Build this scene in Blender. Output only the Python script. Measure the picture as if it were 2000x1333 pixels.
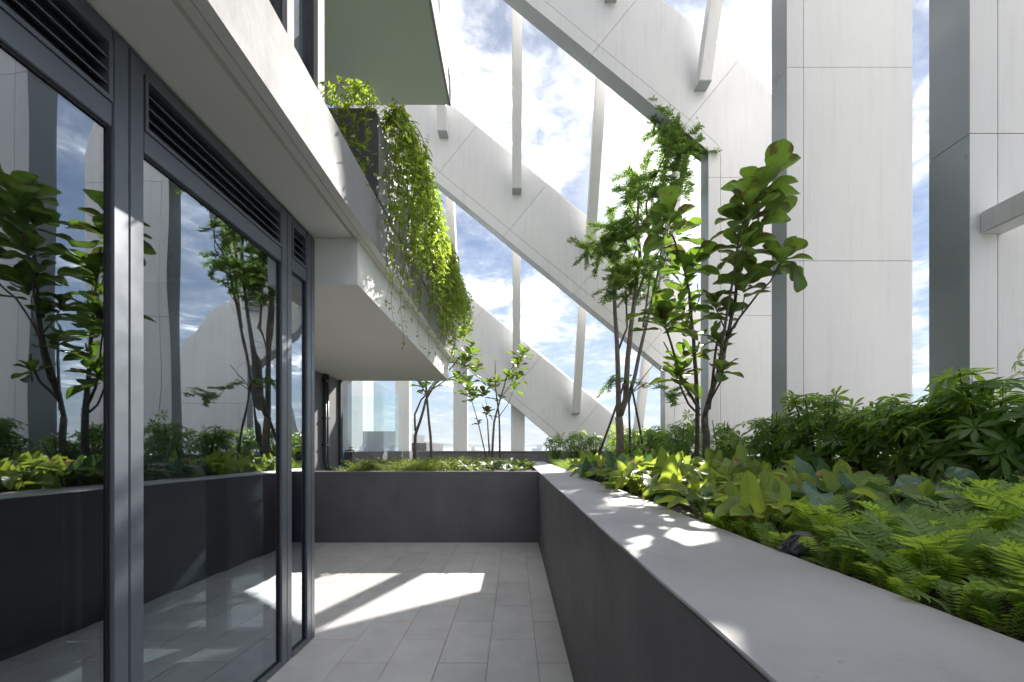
import bpy, bmesh, math, random
from math import radians as R, sin, cos, pi, sqrt
from mathutils import Vector, Matrix, Euler
random.seed(7)
S = bpy.context.scene
for o in list(bpy.data.objects): bpy.data.objects.remove(o)
C = S.collection

# ------------------------------------------------------------------ camera, sky, sun, exposure
CAMZ = 1.28; FP = 800.0; VX = 1005.0; VY = 880.0
cam_d = bpy.data.cameras.new('camera'); cam = bpy.data.objects.new('camera', cam_d); C.objects.link(cam)
cam.location = (0, 0, CAMZ); cam.rotation_euler = (R(90), 0, 0)
cam_d.sensor_width = 36.0; cam_d.lens = 36.0*FP/2000.0
cam_d.shift_x = -(VX-1000)/2000.0; cam_d.shift_y = (VY-666.5)/2000.0
cam_d.clip_start = 0.02; cam_d.clip_end = 120000
S.camera = cam
SUN = Vector((360, 800, 555)).normalized()
EL = math.asin(SUN.z); AZ = math.atan2(SUN.x, SUN.y)
w = bpy.data.worlds.new('World'); S.world = w; w.use_nodes = True
nt = w.node_tree; nt.nodes.clear()
def N(t, typ, **kw):
    n = t.nodes.new(typ)
    for k, v in kw.items():
        if k.startswith('i_'):
            n.inputs[k[2:].replace('_', ' ')].default_value = v
        else: setattr(n, k, v)
    return n
def mathn(t, op, a=None, b=None, clamp=False):
    n = t.nodes.new('ShaderNodeMath'); n.operation = op; n.use_clamp = clamp
    for i, v in enumerate((a, b)):
        if v is None: continue
        if isinstance(v, (int, float)): n.inputs[i].default_value = v
        else: t.links.new(v, n.inputs[i])
    return n.outputs[0]
def ramp(t, fac, stops):
    n = t.nodes.new('ShaderNodeValToRGB'); t.links.new(fac, n.inputs[0]); e = n.color_ramp.elements
    while len(e) < len(stops): e.new(0.5)
    for el, (p, c) in zip(e, stops):
        el.position = p; el.color = (c, c, c, 1) if isinstance(c, (int, float)) else (c[0], c[1], c[2], 1)
    return n.outputs[0]
def mixc(t, f, a, b, mode='MIX'):
    n = t.nodes.new('ShaderNodeMix'); n.data_type = 'RGBA'; n.blend_type = mode
    for i, v in ((0, f), (6, a), (7, b)):
        if isinstance(v, (int, float)): n.inputs[i].default_value = v
        elif isinstance(v, tuple): n.inputs[i].default_value = (v[0], v[1], v[2], 1)
        else: t.links.new(v, n.inputs[i])
    return n.outputs[2]
sky = N(nt, 'ShaderNodeTexSky', sky_type='NISHITA', sun_disc=False)
sky.sun_elevation = EL; sky.sun_rotation = AZ; sky.altitude = 100; sky.air_density = 1.0; sky.dust_density = 0.15; sky.ozone_density = 1.3
tc = N(nt, 'ShaderNodeTexCoord'); nrm = N(nt, 'ShaderNodeVectorMath', operation='NORMALIZE')
nt.links.new(tc.outputs['Generated'], nrm.inputs[0])
sp = N(nt, 'ShaderNodeSeparateXYZ'); nt.links.new(nrm.outputs[0], sp.inputs[0])
dz = mathn(nt, 'ADD', mathn(nt, 'MAXIMUM', sp.outputs[2], 0.0), 0.10)
cmb = N(nt, 'ShaderNodeCombineXYZ')
nt.links.new(mathn(nt, 'DIVIDE', sp.outputs[0], dz), cmb.inputs[0]); nt.links.new(mathn(nt, 'DIVIDE', sp.outputs[1], dz), cmb.inputs[1])
cmb.inputs[2].default_value = 3.7
n1 = N(nt, 'ShaderNodeTexNoise', i_Scale=1.5, i_Detail=10.0, i_Roughness=0.62, i_Distortion=0.25); nt.links.new(cmb.outputs[0], n1.inputs['Vector'])
n2 = N(nt, 'ShaderNodeTexNoise', i_Scale=9.0, i_Detail=8.0, i_Roughness=0.62, i_Distortion=0.4); nt.links.new(cmb.outputs[0], n2.inputs['Vector'])
cl = mathn(nt, 'ADD', mathn(nt, 'MULTIPLY', n1.outputs[0], 0.80), mathn(nt, 'MULTIPLY', n2.outputs[0], 0.28))
mask = ramp(nt, cl, [(0.45, 0.10), (0.53, 0.22), (0.59, 0.38), (0.67, 0.8), (0.74, 1.0)])
mask = mathn(nt, 'MULTIPLY', mask, ramp(nt, sp.outputs[2], [(0.02, 0.35), (0.30, 1.0)]))
dt = N(nt, 'ShaderNodeVectorMath', operation='DOT_PRODUCT'); nt.links.new(nrm.outputs[0], dt.inputs[0]); dt.inputs[1].default_value = SUN
sd = mathn(nt, 'MAXIMUM', dt.outputs['Value'], 0.0)
glow = mathn(nt, 'ADD', mathn(nt, 'MULTIPLY', mathn(nt, 'POWER', sd, 70.0), 6.0), mathn(nt, 'MULTIPLY', mathn(nt, 'POWER', sd, 10.0), 1.2))
veil = mathn(nt, 'MULTIPLY', mathn(nt, 'POWER', sd, 45.0), 0.6, True)
mask2 = mathn(nt, 'MAXIMUM', mask, veil)
cb = N(nt, 'ShaderNodeCombineXYZ')
base = mathn(nt, 'ADD', glow, mathn(nt, 'ADD', 2.35, mathn(nt, 'MULTIPLY', mathn(nt, 'POWER', mask, 2.6), 30.0)))
nt.links.new(mathn(nt, 'MULTIPLY', base, 1.01), cb.inputs[0]); nt.links.new(base, cb.inputs[1]); nt.links.new(mathn(nt, 'MULTIPLY', base, 1.0), cb.inputs[2])
skyc = mixc(nt, 1.0, sky.outputs[0], (0.185, 0.20, 0.22), 'MULTIPLY')
lowf = mathn(nt, 'MULTIPLY', ramp(nt, sp.outputs[2], [(0.0, 1.0), (0.12, 0.55), (0.38, 0.0)]), 0.85)
skyc = mixc(nt, lowf, skyc, (1.15, 1.32, 1.58))
mx = mixc(nt, mask2, skyc, cb.outputs[0])
bg = N(nt, 'ShaderNodeBackground'); bg.inputs[1].default_value = 0.095
nt.links.new(mx, bg.inputs[0]); wo = N(nt, 'ShaderNodeOutputWorld'); nt.links.new(bg.outputs[0], wo.inputs[0])
ld = bpy.data.lights.new('sun', 'SUN'); ld.energy = 2.0; ld.angle = R(0.55); ld.color = (1.0, 0.95, 0.87)
sun = bpy.data.objects.new('sun', ld); C.objects.link(sun); sun.rotation_euler = (-SUN).to_track_quat('-Z', 'Y').to_euler()
sun.location = (6, 14, 20)
V = S.view_settings; V.view_transform = 'Standard'; V.look = 'None'; V.gamma = 1.0; V.exposure = 2.42; V.use_curve_mapping = False
S.render.engine = 'CYCLES'; cy = S.cycles
cy.max_bounces = 10; cy.diffuse_bounces = 7; cy.glossy_bounces = 4; cy.transmission_bounces = 6; cy.transparent_max_bounces = 16; cy.volume_bounces = 0
cy.use_denoising = True; cy.caustics_reflective = False; cy.caustics_refractive = False; cy.sample_clamp_indirect = 6.0

def W(px, py, d): return Vector(((px-VX)*d/FP, d, CAMZ+(VY-py)*d/FP))

# ------------------------------------------------------------------ materials
MAT = {}
def mat(name):
    m = bpy.data.materials.new(name); m.use_nodes = True; t = m.node_tree; t.nodes.clear()
    b = t.nodes.new('ShaderNodeBsdfPrincipled'); o = t.nodes.new('ShaderNodeOutputMaterial'); t.links.new(b.outputs[0], o.inputs[0])
    MAT[name] = m
    return m, t, b, o
def surf(name, col, rough=0.5, var=0.08, scale=3.0, bump=0.0, bscale=60.0, streak=0.0, metal=0.0, rand=0.0, spec=0.5, stain=0.0):
    m, t, b, o = mat(name)
    tc = t.nodes.new('ShaderNodeTexCoord')
    geo = t.nodes.new('ShaderNodeNewGeometry')
    n = N(t, 'ShaderNodeTexNoise', i_Scale=scale, i_Detail=7.0, i_Roughness=0.6); t.links.new(geo.outputs['Position'], n.inputs['Vector'])
    lo = tuple(c*(1-var) for c in col); hi = tuple(min(1, c*(1+var)) for c in col)
    c = mixc(t, ramp(t, n.outputs[0], [(0.3, 0.0), (0.7, 1.0)]), lo, hi)
    if streak > 0:
        mp = N(t, 'ShaderNodeMapping'); mp.inputs['Scale'].default_value = (9.0, 9.0, 0.55); t.links.new(geo.outputs['Position'], mp.inputs[0])
        s = N(t, 'ShaderNodeTexNoise', i_Scale=1.6, i_Detail=8.0, i_Roughness=0.65); t.links.new(mp.outputs[0], s.inputs['Vector'])
        c = mixc(t, mathn(t, 'MULTIPLY', ramp(t, s.outputs[0], [(0.5, 0.0), (0.78, 1.0)]), streak), c, tuple(x*0.62 for x in col))
    if stain > 0:
        s2 = N(t, 'ShaderNodeTexNoise', i_Scale=scale*2.7, i_Detail=9.0, i_Roughness=0.7, i_Distortion=0.8); t.links.new(geo.outputs['Position'], s2.inputs['Vector'])
        c = mixc(t, mathn(t, 'MULTIPLY', ramp(t, s2.outputs[0], [(0.56, 0.0), (0.74, 1.0)]), stain), c, tuple(x*0.6 for x in col))
        s3 = N(t, 'ShaderNodeTexNoise', i_Scale=42.0, i_Detail=3.0); t.links.new(geo.outputs['Position'], s3.inputs['Vector'])
        c = mixc(t, mathn(t, 'MULTIPLY', ramp(t, s3.outputs[0], [(0.72, 0.0), (0.76, 1.0)]), stain), c, tuple(x*0.45 for x in col))
    if rand > 0:
        oi = t.nodes.new('ShaderNodeObjectInfo')
        f = mathn(t, 'ADD', mathn(t, 'MULTIPLY', oi.outputs['Random'], 2*rand), 1-rand)
        cc = t.nodes.new('ShaderNodeCombineXYZ')
        for i in range(3): t.links.new(f, cc.inputs[i])
        c = mixc(t, 1.0, c, cc.outputs[0], 'MULTIPLY')
    t.links.new(c, b.inputs['Base Color'])
    b.inputs['Roughness'].default_value = rough; b.inputs['Metallic'].default_value = metal; b.inputs['Specular IOR Level'].default_value = spec
    r2 = N(t, 'ShaderNodeTexNoise', i_Scale=scale*3, i_Detail=5.0); t.links.new(geo.outputs['Position'], r2.inputs['Vector'])
    t.links.new(mathn(t, 'ADD', mathn(t, 'MULTIPLY', r2.outputs[0], 0.24), rough-0.12), b.inputs['Roughness'])
    if bump > 0:
        bn = N(t, 'ShaderNodeTexNoise', i_Scale=bscale, i_Detail=6.0); t.links.new(geo.outputs['Position'], bn.inputs['Vector'])
        bp = N(t, 'ShaderNodeBump', i_Strength=bump, i_Distance=0.004); t.links.new(bn.outputs[0], bp.inputs['Height']); t.links.new(bp.outputs[0], b.inputs['Normal'])
    return m
PANEL = surf('white_panel', (0.715, 0.71, 0.71), 0.38, 0.035, 0.9, 0.0, streak=0.30, rand=0.02)
REVEAL = surf('shade_grey_reveal', (0.36, 0.385, 0.40), 0.32, 0.04, 0.9, 0.0, metal=0.2)  # shade on rib inner sides and undersides is put into this grey
PANELCORE = surf('panel_joint', (0.20, 0.195, 0.19), 0.8)
RAIL = surf('dark_metal_frame', (0.17, 0.19, 0.22), 0.38, 0.07, 5.0, 0.05, 200, metal=0.35, stain=0.12)
GASKET = surf('black_gasket', (0.012, 0.012, 0.014), 0.5)
BLADE = surf('louvre_metal', (0.06, 0.068, 0.08), 0.45, metal=0.3)
SLAB = surf('painted_white_render', (0.31, 0.305, 0.315), 0.75, 0.05, 2.5, 0.25, 40, streak=0.42, stain=0.25)
SOFFIT = surf('soffit_paint', (0.86, 0.85, 0.81), 0.8, 0.03, 1.2, 0.1, 30)
SOFFITG = surf('green_bounce_upper_soffit', (0.53, 0.60, 0.51), 0.8, 0.04, 1.0, 0.1, 30, stain=0.06)  # green light reflected from the planting is put into this base colour
GREYWALL = surf('grey_render', (0.20, 0.20, 0.215), 0.7, 0.1, 2.2, 0.35, 50, streak=0.3)
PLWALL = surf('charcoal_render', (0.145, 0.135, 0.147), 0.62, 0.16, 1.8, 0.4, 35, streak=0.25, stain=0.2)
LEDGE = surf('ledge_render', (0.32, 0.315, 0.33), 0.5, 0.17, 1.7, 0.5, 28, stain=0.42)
TILE = surf('stone_tile', (0.60, 0.585, 0.575), 0.5, 0.09, 5.0, 0.25, 40, rand=0.065, stain=0.2)
GROUT = surf('tile_grout', (0.30, 0.29, 0.28), 0.9)
SOIL = surf('planting_soil', (0.035, 0.026, 0.019), 0.95, 0.5, 14.0, 1.0, 60)
CURB = surf('dark_curb', (0.16, 0.155, 0.165), 0.7, 0.2, 4.0, 0.3, 40, streak=0.4)
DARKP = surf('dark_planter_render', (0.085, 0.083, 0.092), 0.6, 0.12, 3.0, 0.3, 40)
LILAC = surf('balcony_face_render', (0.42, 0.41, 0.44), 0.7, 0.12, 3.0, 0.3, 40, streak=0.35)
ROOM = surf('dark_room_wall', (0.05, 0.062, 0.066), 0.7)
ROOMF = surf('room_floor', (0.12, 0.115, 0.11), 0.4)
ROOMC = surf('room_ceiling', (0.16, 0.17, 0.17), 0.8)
SKIRT = surf('skirting_paint', (0.22, 0.23, 0.23), 0.6)
BARK = surf('grey_brown_bark', (0.20, 0.165, 0.135), 0.85, 0.35, 14.0, 1.0, 90)
BARKD = surf('dark_bark', (0.085, 0.068, 0.06), 0.8, 0.4, 20.0, 1.0, 120)
BARKM = surf('fig_bark', (0.125, 0.10, 0.085), 0.85, 0.45, 22.0, 1.0, 120)
VINE = surf('vine_stem', (0.16, 0.09, 0.06), 0.7)
TWIG = surf('green_stem', (0.16, 0.20, 0.07), 0.6)
BLUE = surf('blue_plastic', (0.03, 0.26, 0.48), 0.35)
BRASS = surf('tap_metal', (0.42, 0.40, 0.38), 0.3, metal=0.8)
REDP = surf('red_plastic', (0.4, 0.03, 0.04), 0.4)
BLACKP = surf('black_plastic', (0.018, 0.020, 0.024), 0.4)
PIPE = surf('dark_pipe', (0.045, 0.045, 0.052), 0.4)
LAMPW = surf('cream_diffuser', (0.75, 0.70, 0.60), 0.5)
CITYW = surf('city_wall', (0.46, 0.47, 0.48), 0.8, 0.3, 0.004, rand=0.2)
NEIGH = surf('neighbour_wall', (0.62, 0.63, 0.64), 0.7, 0.05, 0.4)
HILL = surf('wooded_hill', (0.05, 0.075, 0.04), 0.95, 0.35, 0.0012)
GRND = surf('distant_ground', (0.12, 0.125, 0.10), 0.95, 0.5, 0.003)
TIE = surf('red_tie_string', (0.5, 0.05, 0.08), 0.6)

def glass(name, tint, refl, rough=0.0, wave=0.0):
    m, t, b, o = mat(name); t.nodes.remove(b)
    tr = N(t, 'ShaderNodeBsdfTransparent'); tr.inputs[0].default_value = (*tint, 1)
    gl = N(t, 'ShaderNodeBsdfGlossy'); gl.inputs[0].default_value = (0.86, 0.93, 1.0, 1); gl.inputs['Roughness'].default_value = rough
    lw = N(t, 'ShaderNodeLayerWeight'); lw.inputs[0].default_value = 0.5
    f = mathn(t, 'ADD', mathn(t, 'MULTIPLY', mathn(t, 'POWER', lw.outputs['Facing'], 3.0 if wave > 0 else 6.0), 1.0-refl), refl, True)
    if wave > 0:
        g = N(t, 'ShaderNodeNewGeometry')
        mp = N(t, 'ShaderNodeMapping'); mp.inputs['Scale'].default_value = (1, 2.6, 0.7); t.links.new(g.outputs['Position'], mp.inputs[0])
        n = N(t, 'ShaderNodeTexNoise', i_Scale=1.7, i_Detail=1.0); t.links.new(mp.outputs[0], n.inputs['Vector'])
        bp = N(t, 'ShaderNodeBump', i_Strength=1.0, i_Distance=wave); t.links.new(n.outputs[0], bp.inputs['Height']); t.links.new(bp.outputs[0], gl.inputs['Normal'])
        dn = N(t, 'ShaderNodeTexNoise', i_Scale=95.0, i_Detail=2.0); t.links.new(g.outputs['Position'], dn.inputs['Vector'])
    ms = N(t, 'ShaderNodeMixShader'); t.links.new(f, ms.inputs[0]); t.links.new(tr.outputs[0], ms.inputs[1]); t.links.new(gl.outputs[0], ms.inputs[2])
    last = ms.outputs[0]
    if wave > 0:   # specks of dried dirt on the pane
        df = N(t, 'ShaderNodeBsdfDiffuse'); df.inputs[0].default_value = (0.6, 0.6, 0.6, 1)
        m2 = N(t, 'ShaderNodeMixShader'); t.links.new(mathn(t, 'MULTIPLY', ramp(t, dn.outputs[0], [(0.775, 0.0), (0.80, 1.0)]), 0.5), m2.inputs[0])
        t.links.new(last, m2.inputs[1]); t.links.new(df.outputs[0], m2.inputs[2]); last = m2.outputs[0]
    t.links.new(last, o.inputs[0]); return m
GLASS = glass('tinted_window_glass', (0.45, 0.50, 0.52), 0.31, wave=0.0011)
CLEARG = glass('balustrade_glass', (0.94, 0.975, 0.97), 0.03)
INNERG = glass('inner_door_glass', (0.80, 0.84, 0.85), 0.05)
UPG = glass('upper_window_glass', (0.35, 0.42, 0.47), 0.5)

def leafmat(name, c1, c2, trans, tfac=0.42, rough=0.42, vein=0.0, brown=0.0, nvein=9.0):
    m, t, b, o = mat(name)
    oi = t.nodes.new('ShaderNodeObjectInfo'); geo = t.nodes.new('ShaderNodeNewGeometry')
    n = N(t, 'ShaderNodeTexNoise', i_Scale=3.1, i_Detail=3.0); t.links.new(geo.outputs['Position'], n.inputs['Vector'])
    ri = mathn(t, 'ADD', mathn(t, 'MULTIPLY', oi.outputs['Random'], 0.45), mathn(t, 'MULTIPLY', geo.outputs['Random Per Island'], 0.35))
    f = mathn(t, 'ADD', ri, mathn(t, 'MULTIPLY', mathn(t, 'SUBTRACT', n.outputs[0], 0.4), 1.0), True)
    c = mixc(t, f, c1, c2); tcx = mixc(t, f, tuple(x*0.75 for x in trans), trans)
    if vein > 0:
        uv = t.nodes.new('ShaderNodeTexCoord'); s = t.nodes.new('ShaderNodeSeparateXYZ'); t.links.new(uv.outputs['UV'], s.inputs[0])
        au = mathn(t, 'ABSOLUTE', s.outputs[0])
        ph = mathn(t, 'SUBTRACT', mathn(t, 'MULTIPLY', s.outputs[1], nvein), mathn(t, 'MULTIPLY', au, 2.6))
        fr = mathn(t, 'FRACT', ph)
        side = mathn(t, 'LESS_THAN', fr, 0.13)
        mid = mathn(t, 'LESS_THAN', au, 0.055)
        v = mathn(t, 'MULTIPLY', mathn(t, 'MAXIMUM', mathn(t, 'MULTIPLY', side, 0.55), mid), vein)
        c = mixc(t, v, c, (0.22, 0.30, 0.12)); tcx = mixc(t, mathn(t, 'MULTIPLY', v, 0.6), tcx, tuple(x*0.45 for x in trans))
        bp = N(t, 'ShaderNodeBump', i_Strength=0.5, i_Distance=0.006); t.links.new(mathn(t, 'MULTIPLY', mathn(t, 'ABSOLUTE', mathn(t, 'SUBTRACT', fr, 0.5)), 1.0), bp.inputs['Height'])
        t.links.new(bp.outputs[0], b.inputs['Normal'])
        if brown > 0:
            nb = N(t, 'ShaderNodeTexNoise', i_Scale=7.0, i_Detail=5.0); t.links.new(geo.outputs['Position'], nb.inputs['Vector'])
            e = mathn(t, 'ADD', nb.outputs[0], mathn(t, 'MULTIPLY', au, 0.16))
            e = mathn(t, 'ADD', e, mathn(t, 'MULTIPLY', oi.outputs['Random'], 0.10))
            k = mathn(t, 'MULTIPLY', ramp(t, e, [(0.66, 0.0), (0.74, 1.0)]), brown)
            c = mixc(t, k, c, (0.16, 0.10, 0.05)); tcx = mixc(t, k, tcx, (0.10, 0.05, 0.02))
    t.links.new(c, b.inputs['Base Color']); b.inputs['Roughness'].default_value = rough
    tl = N(t, 'ShaderNodeBsdfTranslucent'); t.links.new(tcx, tl.inputs[0])
    ms = N(t, 'ShaderNodeMixShader'); ms.inputs[0].default_value = tfac
    t.links.new(b.outputs[0], ms.inputs[1]); t.links.new(tl.outputs[0], ms.inputs[2]); t.links.new(ms.outputs[0], o.inputs[0])
    return m
FIG = leafmat('fig_leaf', (0.042, 0.085, 0.026), (0.09, 0.15, 0.045), (0.34, 0.56, 0.06), 0.44, 0.38, 0.45, 0.75)
FEATHER = leafmat('fine_leaf', (0.065, 0.13, 0.03), (0.12, 0.20, 0.05), (0.34, 0.52, 0.09), 0.5, 0.5)
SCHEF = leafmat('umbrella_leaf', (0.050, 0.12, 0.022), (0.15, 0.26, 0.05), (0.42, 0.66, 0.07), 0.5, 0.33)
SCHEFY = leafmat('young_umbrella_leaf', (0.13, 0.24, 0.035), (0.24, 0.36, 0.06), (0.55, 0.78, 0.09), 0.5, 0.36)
PHILO = leafmat('heart_leaf', (0.085, 0.155, 0.03), (0.19, 0.27, 0.05), (0.60, 0.76, 0.09), 0.5, 0.4, 0.3, 0.25, 8.0)
PHILOD = leafmat('glossy_blue_green_leaf', (0.045, 0.11, 0.07), (0.075, 0.15, 0.085), (0.15, 0.32, 0.06), 0.28, 0.30, 0.3, 0.15, 7.0)
FERN = leafmat('fern_leaf', (0.095, 0.19, 0.025), (0.21, 0.32, 0.05), (0.52, 0.74, 0.08), 0.5, 0.45)
FLUFF = leafmat('feathery_groundcover', (0.10, 0.15, 0.035), (0.17, 0.21, 0.05), (0.40, 0.50, 0.08), 0.45, 0.5)
IVY = leafmat('ivy_leaf', (0.075, 0.15, 0.02), (0.16, 0.25, 0.035), (0.62, 0.82, 0.09), 0.52, 0.42)
BROAD = leafmat('broad_leaf', (0.05, 0.12, 0.03), (0.11, 0.19, 0.045), (0.34, 0.45, 0.05), 0.38, 0.5, 0.25, 0.3, 7.0)
DEAD = leafmat('dried_leaf', (0.30, 0.20, 0.12), (0.42, 0.29, 0.20), (0.4, 0.22, 0.12), 0.3, 0.7)

# ------------------------------------------------------------------ mesh helpers
class MB:
    def __init__(s): s.v = []; s.f = []; s.uv = []; s.mi = []
    def add(s, vs, fs, uvs=None, mi=0):
        b = len(s.v); s.v += [tuple(v) for v in vs]
        for f in fs: s.f.append(tuple(i+b for i in f)); s.mi.append(mi)
        s.uv += (uvs if uvs else [(0, 0)]*len(vs)); return s
    def box(s, x0, x1, y0, y1, z0, z1, mi=0):
        vs = [(x, y, z) for x in (x0, x1) for y in (y0, y1) for z in (z0, z1)]
        return s.add(vs, [(0,1,3,2),(4,6,7,5),(0,4,5,1),(2,3,7,6),(0,2,6,4),(1,5,7,3)], mi=mi)
    def tube(s, pts, r0, r1, n=6, mi=0, cap=True):
        pts = [Vector(p) for p in pts]; m = len(pts); vs = []; fs = []
        up = Vector((0.13, 0.31, 0.94)).normalized(); prev = None
        for i, p in enumerate(pts):
            d = (pts[min(i+1, m-1)]-pts[max(i-1, 0)]).normalized()
            a = prev if prev else (d.cross(up) if abs(d.dot(up)) < 0.98 else d.cross(Vector((1, 0, 0))))
            a = (a-d*a.dot(d)).normalized(); prev = a; b = d.cross(a)
            r = r0[i] if isinstance(r0, (list, tuple)) else r0+(r1-r0)*i/(m-1)
            for k in range(n):
                t = 2*pi*k/n; vs.append(p+(a*cos(t)+b*sin(t))*r)
        for i in range(m-1):
            for k in range(n):
                k2 = (k+1) % n; fs.append((i*n+k, i*n+k2, (i+1)*n+k2, (i+1)*n+k))
        if cap: fs.append(tuple(range(n))[::-1]); fs.append(tuple((m-1)*n+k for k in range(n)))
        return s.add(vs, fs, mi=mi)
    def reveal(s):
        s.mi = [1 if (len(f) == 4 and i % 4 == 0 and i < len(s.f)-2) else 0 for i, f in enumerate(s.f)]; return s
    def mesh(s, name, mats, smooth=False):
        me = bpy.data.meshes.new(name); me.from_pydata(s.v, [], s.f)
        for m in (mats if isinstance(mats, (list, tuple)) else [mats]): me.materials.append(m)
        if any(s.mi): me.polygons.foreach_set('material_index', s.mi)
        ul = me.uv_layers.new(name='UVMap'); idx = [0]*len(me.loops); me.loops.foreach_get('vertex_index', idx)
        flat = []
        for i in idx: flat += s.uv[i]
        ul.data.foreach_set('uv', flat)
        if smooth: me.polygons.foreach_set('use_smooth', [True]*len(me.polygons))
        me.update(); return me
def link(name, data, parent=None, mtx=None):
    o = bpy.data.objects.new(name, data); C.objects.link(o)
    if parent: o.parent = parent
    if mtx is not None: o.matrix_local = mtx
    return o
def thing(name, label, cat, loc=(0, 0, 0), group=None):
    o = bpy.data.objects.new(name, None); C.objects.link(o); o.location = loc; o.empty_display_size = 0.1
    o['label'] = label; o['category'] = cat
    if group: o['group'] = group
    return o
def tag(o, label, cat, group=None):
    o['label'] = label; o['category'] = cat
    if group: o['group'] = group
    return o
def bevel(me, wdt=0.004, seg=2):
    bm = bmesh.new(); bm.from_mesh(me)
    bmesh.ops.remove_doubles(bm, verts=bm.verts, dist=1e-5)
    bmesh.ops.bevel(bm, geom=list(bm.edges), offset=wdt, segments=seg, affect='EDGES', clamp_overlap=True)
    bm.to_mesh(me); bm.free(); return me
def boxo(name, b, m, parent=None, bev=0.0):
    me = MB().box(*b).mesh(name, m)
    if bev: bevel(me, bev)
    return link(name, me, parent)
def frame_mtx(loc, d, up, sc=1.0):
    y = d.normalized(); z = (up-y*up.dot(y))
    if z.length < 1e-4: z = Vector((1, 0, 0))-y*y.x
    z.normalize(); x = y.cross(z)
    M = Matrix((x, y, z)).transposed().to_4x4()
    return Matrix.Translation(loc) @ M @ Matrix.Scale(sc, 4)
def rnd(a, b): return random.uniform(a, b)

# ------------------------------------------------------------------ distant setting
g = MB(); nseg = 64
rings = [0, 300, 2000, 8000, 20000, 42000]; vs = [(0, 0, -90)]; fs = []
for r in rings[1:]:
    for k in range(nseg): vs.append((r*cos(2*pi*k/nseg), r*sin(2*pi*k/nseg), -90))
for k in range(nseg): fs.append((0, 1+k, 1+(k+1) % nseg))
for j in range(len(rings)-2):
    for k in range(nseg):
        a = 1+j*nseg; b = a+nseg; k2 = (k+1) % nseg; fs.append((a+k, b+k, b+k2, a+k2))
g.add(vs, fs); o = link('ground', g.mesh('ground', GRND)); o['kind'] = 'structure'
h = MB(); NA = 260; NR = 7
prof = [0, 0.35, 0.75, 1.0, 0.8, 0.4, 0.0]
def hh(a):
    return 95+150*max(0, sin(a*3.1+0.9))**2+95*abs(sin(a*7.7+0.4))+45*abs(sin(a*19+1.3))+20*sin(a*47)+8*sin(a*113)
vs = []; fs = []
for k in range(NA):
    a = R(20)+R(140)*k/(NA-1)
    for j in range(NR):
        r = 12500+(j-3)*900+500*sin(a*9)
        vs.append((r*cos(a), r*sin(a), -91+(90+hh(a)*(1+0.1*sin(a*31+j)))*prof[j]))
for k in range(NA-1):
    for j in range(NR-1): fs.append((k*NR+j, k*NR+j+1, (k+1)*NR+j+1, (k+1)*NR+j))
h.add(vs, fs); o = link('hills', h.mesh('hills', HILL, True)); o['kind'] = 'structure'
cb_ = MB(); rs = random.Random(3)
for i in range(900):
    r = rs.uniform(1800, 6500); a = rs.uniform(R(50), R(122)); x = r*cos(a); y = r*sin(a)
    wd = rs.uniform(12, 45); dp = rs.uniform(12, 40); ht = rs.choice([12, 18, 25, 30, 45, 60, 75, 95])*rs.uniform(0.7, 1.15)
    if rs.random() < 0.04: ht = rs.uniform(95, 135)
    cb_.box(x-wd/2, x+wd/2, y-dp/2, y+dp/2, -90, -90+ht)
o = link('city_buildings', cb_.mesh('city_buildings', CITYW)); o['kind'] = 'stuff'; tag(o, 'hazy low city buildings spread below the hills on the horizon', 'city')

# haze box
hb = MB().box(-43000, 43000, -43000, 43000, -92, 32).mesh('haze', [])
hm = bpy.data.materials.new('haze_air'); hm.use_nodes = True; t = hm.node_tree; t.nodes.clear()
pv = N(t, 'ShaderNodeVolumePrincipled'); pv.inputs['Color'].default_value = (0.80, 0.88, 1.0, 1); pv.inputs['Density'].default_value = 0.00011
pv.inputs['Anisotropy'].default_value = 0.3
ho = N(t, 'ShaderNodeOutputMaterial'); t.links.new(pv.outputs[0], ho.inputs['Volume']); hb.materials.append(hm)
HAZE = link('haze', hb); HAZE['kind'] = 'stuff'; tag(HAZE, 'pale blue haze between the terrace and the hills', 'haze')

# neighbouring roof building seen through the balustrade glass
nb = thing('neighbour_building', 'pale grey neighbouring block with flat roof terrace behind the glass balustrade', 'building', (-10, 22, 0))
def nbp(name, b, m): return boxo(name, (b[0]+10, b[1]+10, b[2]-22, b[3]-22, b[4], b[5]), m, nb)
nbp('tower_wall', (-12.5, -8.95, 20, 26, -30, 14), NEIGH)
nbp('pier', (-8.9, -8.15, 20.5, 22, -30, 14), SLAB)
nbp('roof_volume', (-12, -8.6, 19, 19.9, -30, 2.15), GREYWALL)
nbp('roof_volume', (-9.0, -6.6, 23, 30, -30, 2.35), GREYWALL)
nbp('roof_volume', (-7.2, -5.6, 26, 32, -30, 1.75), CURB)
nbp('handrail', (-11.5, -8.2, 18.6, 18.68, 1.02, 1.12), SLAB)

# ------------------------------------------------------------------ terrace floor
fl = link('terrace_floor', MB().box(-2.95, 0.34, -2.2, 5.9, -0.30, -0.012).mesh('terrace_floor', GROUT)); fl['kind'] = 'structure'
xs = [0.138-0.3*i for i in range(11)]
cols = [(0.138, 0.33)]+[(xs[i+1], xs[i]) for i in range(10)]
for ci, (x0, x1) in enumerate(cols):
    y = 2.467-(0.30 if ci % 2 == 1 else 0.0)-0.6*8
    while y < 5.69:
        y0 = max(y, -2.1); y1 = min(y+0.6, 5.688)
        if y1-y0 > 0.03 and (x1 > -1.45 or y1 > 2.7):
            xx0 = max(x0, -2.83)
            b = (xx0+0.0016, x1-0.0016, y0+0.0016, y1-0.0016, -0.012, random.uniform(-0.0006, 0.0006))
            boxo('tile', b, TILE, fl, 0.0012)
        y += 0.6
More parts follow.
